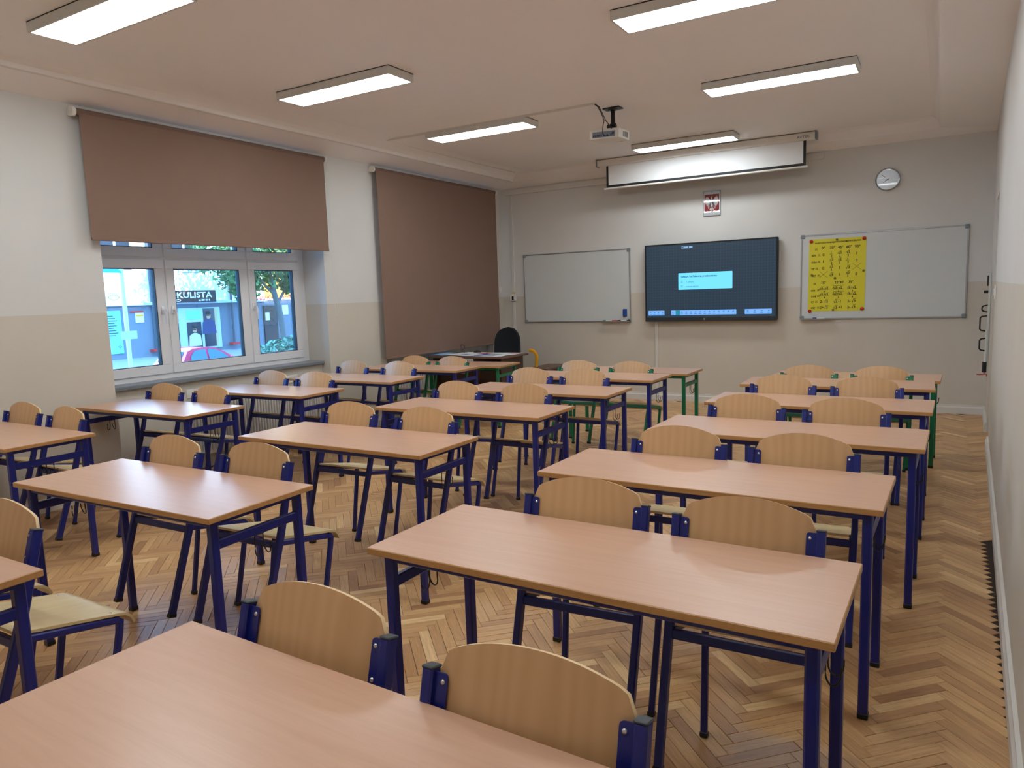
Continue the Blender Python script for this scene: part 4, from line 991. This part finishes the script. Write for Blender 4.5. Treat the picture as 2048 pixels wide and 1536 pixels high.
# shop front: door with poster, poster window
sf = bp('shopfront', (XFc, XFc+.05, 13.12, 14.52, .22, 1.44), mLb)
bp('door_glass', (XFc+.05, XFc+.056, 13.36, 13.84, .10, 1.02), mDb, sf); bp('transom_panel', (XFc+.05, XFc+.056, 13.36, 13.84, 1.10, 1.36), mCy, sf); bp('poster_backing', (XFc+.05, XFc+.056, 13.93, 14.40, .27, 1.41), mDb, sf); bp('curtain', (XFc+.056, XFc+.06, 14.32, 14.40, .27, 1.41), mat('beige_curtain', srgb(190,176,140), .8), sf)
def figure(y, z, k, shirt, nm):
    b = MB(); b.add([(x*k, w_*k, 0) for x, w_ in rounded(-.055,.055,-.08,.08,.05)], [tuple(range(24))], 0, T @ SF(y, z, XFc+.063)); b.obj('poster_face', mSk, sf)
    b = MB(); b.add([(x*k, w_*k, 0) for x, w_ in [(-.058,.02),(.058,.02),(.055,.075),(.03,.10),(-.03,.10),(-.056,.075)]], [tuple(range(6))], 0, T @ SF(y, z, XFc+.064)); b.add([(x*k, w_*k, 0) for x, w_ in [(-.052,-.012),(.04,-.012),(.04,.014),(-.052,.014)]], [(0,1,2,3)], 0, T @ SF(y, z, XFc+.065)); b.obj('poster_hair', mHr, sf)
    b = MB(); b.add([(x*k, w_*k, 0) for x, w_ in [(-.05,-.09),(.05,-.09),(.16,-.15),(.19,-.42),(-.19,-.42),(-.16,-.15)]], [tuple(range(6))], 0, T @ SF(y, z, XFc+.062)); b.obj('poster_shirt', shirt, sf)
figure(13.60, .80, 1.15, mWs, 'a'); figure(14.10, 1.20, 1.3, mNv, 'b')
for y in (12.33, 14.96):
    b = MB(); b.tube([(XFc+.07,y,.34),(XFc+.07,y,6.5)], .035, 10, M=T); dp = b.obj('drainpipe', mat('zinc_pipe', srgb(70,76,84), .5), bd); bp('red_base', (XFc+.02, XFc+.2, y-.16, y+.14, .27, .33), mRl, dp)
t = MB(); text_into(t, 'Ani Kwiaciarnia', .26, T @ SF(15.9, 1.60, XFc+.12), bold=.004, shear=.25, width=1.5); t.obj('red_sign', mRl, bd)
bp('door', (XFc, XFc+.04, 16.2, 16.75, -.2, 1.42), mDk); bp('door_note', (XFc+.04, XFc+.046, 16.25, 16.42, .95, 1.2), M['paper']); bp('wall_notice', (XFc, XFc+.02, 17.0, 17.25, 1.1, 1.42), M['paper'])
# ground
g = MB(); g.box(-30.2, XO-.02, -8, 52, -1.6, -1.35); tag(g.obj('street', mat('asphalt', srgb(108,116,126), .85, vary=(3,.08), bump=(60,.4))), kind='structure')
g = MB(); g.prism([(-30.05,-1.6),(-26.2,-1.6),(-26.2,-1.23),(-30.05,-.66)], 'y', -8, 52); tag(g.obj('pavement', mat('pavement_slabs', srgb(134,142,150), .85, vary=(5,.08))), kind='structure')
up_ = MB(); up_.box(-6.25, 6.0, -14, 40, 3.5, 14.6); tag(up_.obj('unseen_sun_block', M['wall']), kind='structure')  # unseen block added above the room, high enough to shade the lower facade
lw = MB(); lw.box(XO, XO+.3, YF+.25, 40, -1.35, 3.5); lw.box(XO, XO+.3, -14, YB-.25, -1.35, 3.5); lw.box(XO, 1.0, YB-.25, YF+.25, -1.35, -.2); tag(lw.obj('outer_wall', M['wall']), kind='structure')
# parked car
mCar, mCg, mTy = mat('raspberry_car_paint', srgb(206,62,96), .25, coat=.6), mat('car_glass', srgb(60,110,140), .05), mat('tyre_rubber', srgb(24,24,26), .8)
car = empty('car', (-23.0, 16.84, -1.35), label='raspberry red hatchback parked outside the window', cat='car'); car.scale = (1, .88, .97)
side = [(-1.82,.42),(-1.86,.62),(-1.80,.86),(-1.66,.94),(-1.34,1.34),(-1.10,1.42),(-.55,1.45),(-.05,1.40),(.30,1.25),(.86,.95),(1.45,.86),(1.80,.70),(1.88,.45),(1.84,.28),(-1.78,.28)]
def body_pt(y, z): k = .80 - (.14*max(0, (z-.9)/.55)); return k
b = MB(); n = len(side)
rings = []
for sgn in (-1, -.85, .85, 1):
    rings.append([(sgn*body_pt(*p)*(1 if abs(sgn) == 1 else 1), p[0]*(.985 if abs(sgn) == 1 else 1), p[1]*(.99 if abs(sgn) == 1 else 1)) for p in side])
v = [q for r_ in rings for q in r_]; f = []
for k in range(3):
    for i in range(n): f.append((k*n+i, k*n+(i+1) % n, (k+1)*n+(i+1) % n, (k+1)*n+i))
f += [tuple(range(n)), tuple(range(4*n-1, 3*n-1, -1))]
b.add(v, f); bodyo = b.obj('body', mCar, car, 35)
def carpanel(nm, pts, mt, par):                                # on the side facing the school (+X)
    b = MB()
    for s2 in (1, -1): b.add([(s2*(body_pt(*p)+.006), p[0], p[1]) for p in pts], [tuple(range(len(pts)))])
    return b.obj(nm, mt, par)
carpanel('rear_side_window', [(-1.28,.95),(-.50,.93),(-.52,1.37),(-1.02,1.33),(-1.22,1.15)], mCg, bodyo); carpanel('front_side_window', [(-.42,.93),(.58,.95),(.22,1.20),(-.08,1.33),(-.42,1.37)], mCg, bodyo)
b = MB(); b.add([(x, y, z) for x, y, z in ((-.62,-1.645,.97),(.62,-1.645,.97),(.56,-1.375,1.325),(-.56,-1.375,1.325))], [(0,1,2,3)]); b.obj('rear_window', mCg, bodyo)
b = MB(); b.add([(x, y, z) for x, y, z in ((-.64,.865,.965),(.64,.865,.965),(.56,.325,1.262),(-.56,.325,1.262))], [(0,1,2,3)]); b.obj('windscreen', mCg, bodyo)
for s2 in (1, -1):
    b = MB(); b.bbox(s2*.74-.04, s2*.74+.05, -1.86, -1.72, .62, .86, .02); b.obj('tail_light', mRl, bodyo); b = MB(); b.bbox(s2*.84-.06, s2*.84+.06, .50, .62, .93, 1.05, .02); b.obj('mirror', mCar, bodyo)
    for y in (-1.18, 1.20):
        b = MB(); b.lathe([(.12,-.09),(.29,-.085),(.30,-.05),(.30,.05),(.29,.085),(.12,.09)], 24, M=Matrix.Translation((s2*.72,y,.30)) @ Matrix.Rotation(R(90), 4, 'Y')); wh = b.obj('wheel', mTy, car, 40)
        b = MB(); b.lathe([(.19,-.092),(.17,-.07),(0,-.075)], 20, M=Matrix.Translation((s2*.72,y,.30)) @ Matrix.Rotation(R(-90 if s2 > 0 else 90), 4, 'Y')); b.obj('hubcap', M['steel'], wh)
# street sign pole
sp = empty('street_sign', (-17.5, 10.67, -1.35), label='pale steel sign pole with a blue arched sign outside the window', cat='sign'); sp.scale = (1.3, 1.4, 1.28)
b = MB(); b.tube([(0,0,0),(0,0,3.05)], .038, 12); b.obj('pole', mat('galvanised_pole', srgb(196,214,220), .4, metal=.3), sp, 50)
b = MB(); b.prism([(-.42+.40*math.cos(a)+.0, 2.90+.14*math.sin(a)) for a in [math.pi*i/12 for i in range(13)]], 'x', .03, .045); b.obj('sign_board', mat('sign_blue', srgb(60,170,226), .5), sp)
b = MB(); b.box(.03, .04, -.14, .16, 1.62, 1.78); b.obj('sign_plate', mLb, sp)
# tree and shrub
mBk, mLf, mLf2 = mat('bark', srgb(92,104,104), .9, bump=(40,.6)), mat('leaf_green', srgb(74,120,70), .6, vary=(3,.35)), mat('shrub_leaf', srgb(70,130,110), .6, vary=(5,.3))
def crown(mb, centres, n, size, rnd):
    for _ in range(n):
        c_, r_ = rnd.choice(centres); d = Vector((rnd.gauss(0,1), rnd.gauss(0,1), rnd.gauss(0,1))).normalized()*r_*rnd.random()**.4
        p = Vector(c_)+d; a = Vector((rnd.gauss(0,1), rnd.gauss(0,1), rnd.gauss(0,1))).normalized(); bb = a.cross(Vector((rnd.gauss(0,1), rnd.gauss(0,1), rnd.gauss(0,1)))).normalized(); s = size*rnd.uniform(.6,1.3)
        mb.add([tuple(p-a*s), tuple(p+bb*s*.45), tuple(p+a*s), tuple(p-bb*s*.45)], [(0,1,2,3)])
rn = random.Random(11)
tr = empty('street_tree', (-27.0, 24.2, -1.6), label='green street tree in front of the shop building', cat='tree'); tr.scale = (1.63, 1.63, 1.63)
b = MB(); b.sweep([(0,0,0),(0,-.03,.9),(0,-.10,1.6),(0,-.30,2.3),(.1,-.55,3.0)], [(.085*math.cos(2*math.pi*i/9), .085*math.sin(2*math.pi*i/9)) for i in range(9)], up=(1,0,0)); b.tube([(0,-.22,2.1),(.1,-.75,2.5),(.2,-1.3,2.75)], .04, 7, up=(1,0,0)); b.tube([(0,-.15,1.9),(0,.4,2.6),(.1,.8,3.1)], .04, 7, up=(1,0,0)); b.obj('trunk', mBk, tr, 50)
b = MB(); crown(b, [((.2,-1.75,2.75),.55),((.1,-1.35,2.35),.42),((.0,-1.1,2.95),.6),((-.1,-.45,2.75),.55),((.1,-.1,3.2),.7),((0,.55,3.0),.6),((0,-.9,3.6),.8),((0,.9,2.55),.35),((.1,.3,2.45),.35),((0,-2.3,3.3),.6),((0,0,4.0),.8)], 5200, .085, rn)
o = b.obj('foliage', mLf, tr); o['kind'] = 'stuff'
sb = empty('shrub', (-20.0, 17.8, -1.35), label='low green shrub in front of the parked car', cat='shrub'); sb.scale = (1.5, 1.5, 1.2)
b = MB(); crown(b, [((0,0,.95),.42),((0,.35,1.0),.40),((0,-.35,.85),.38),((0,0,.5),.5),((0,.5,.6),.4)], 1500, .075, rn); o = b.obj('foliage', mLf2, sb); o['kind'] = 'stuff'
b = MB()
for i in range(5): b.tube([(0,-.2+.12*i,0),(.02,-.3+.17*i,.7)], .012, 5)
b.obj('stems', mBk, sb)
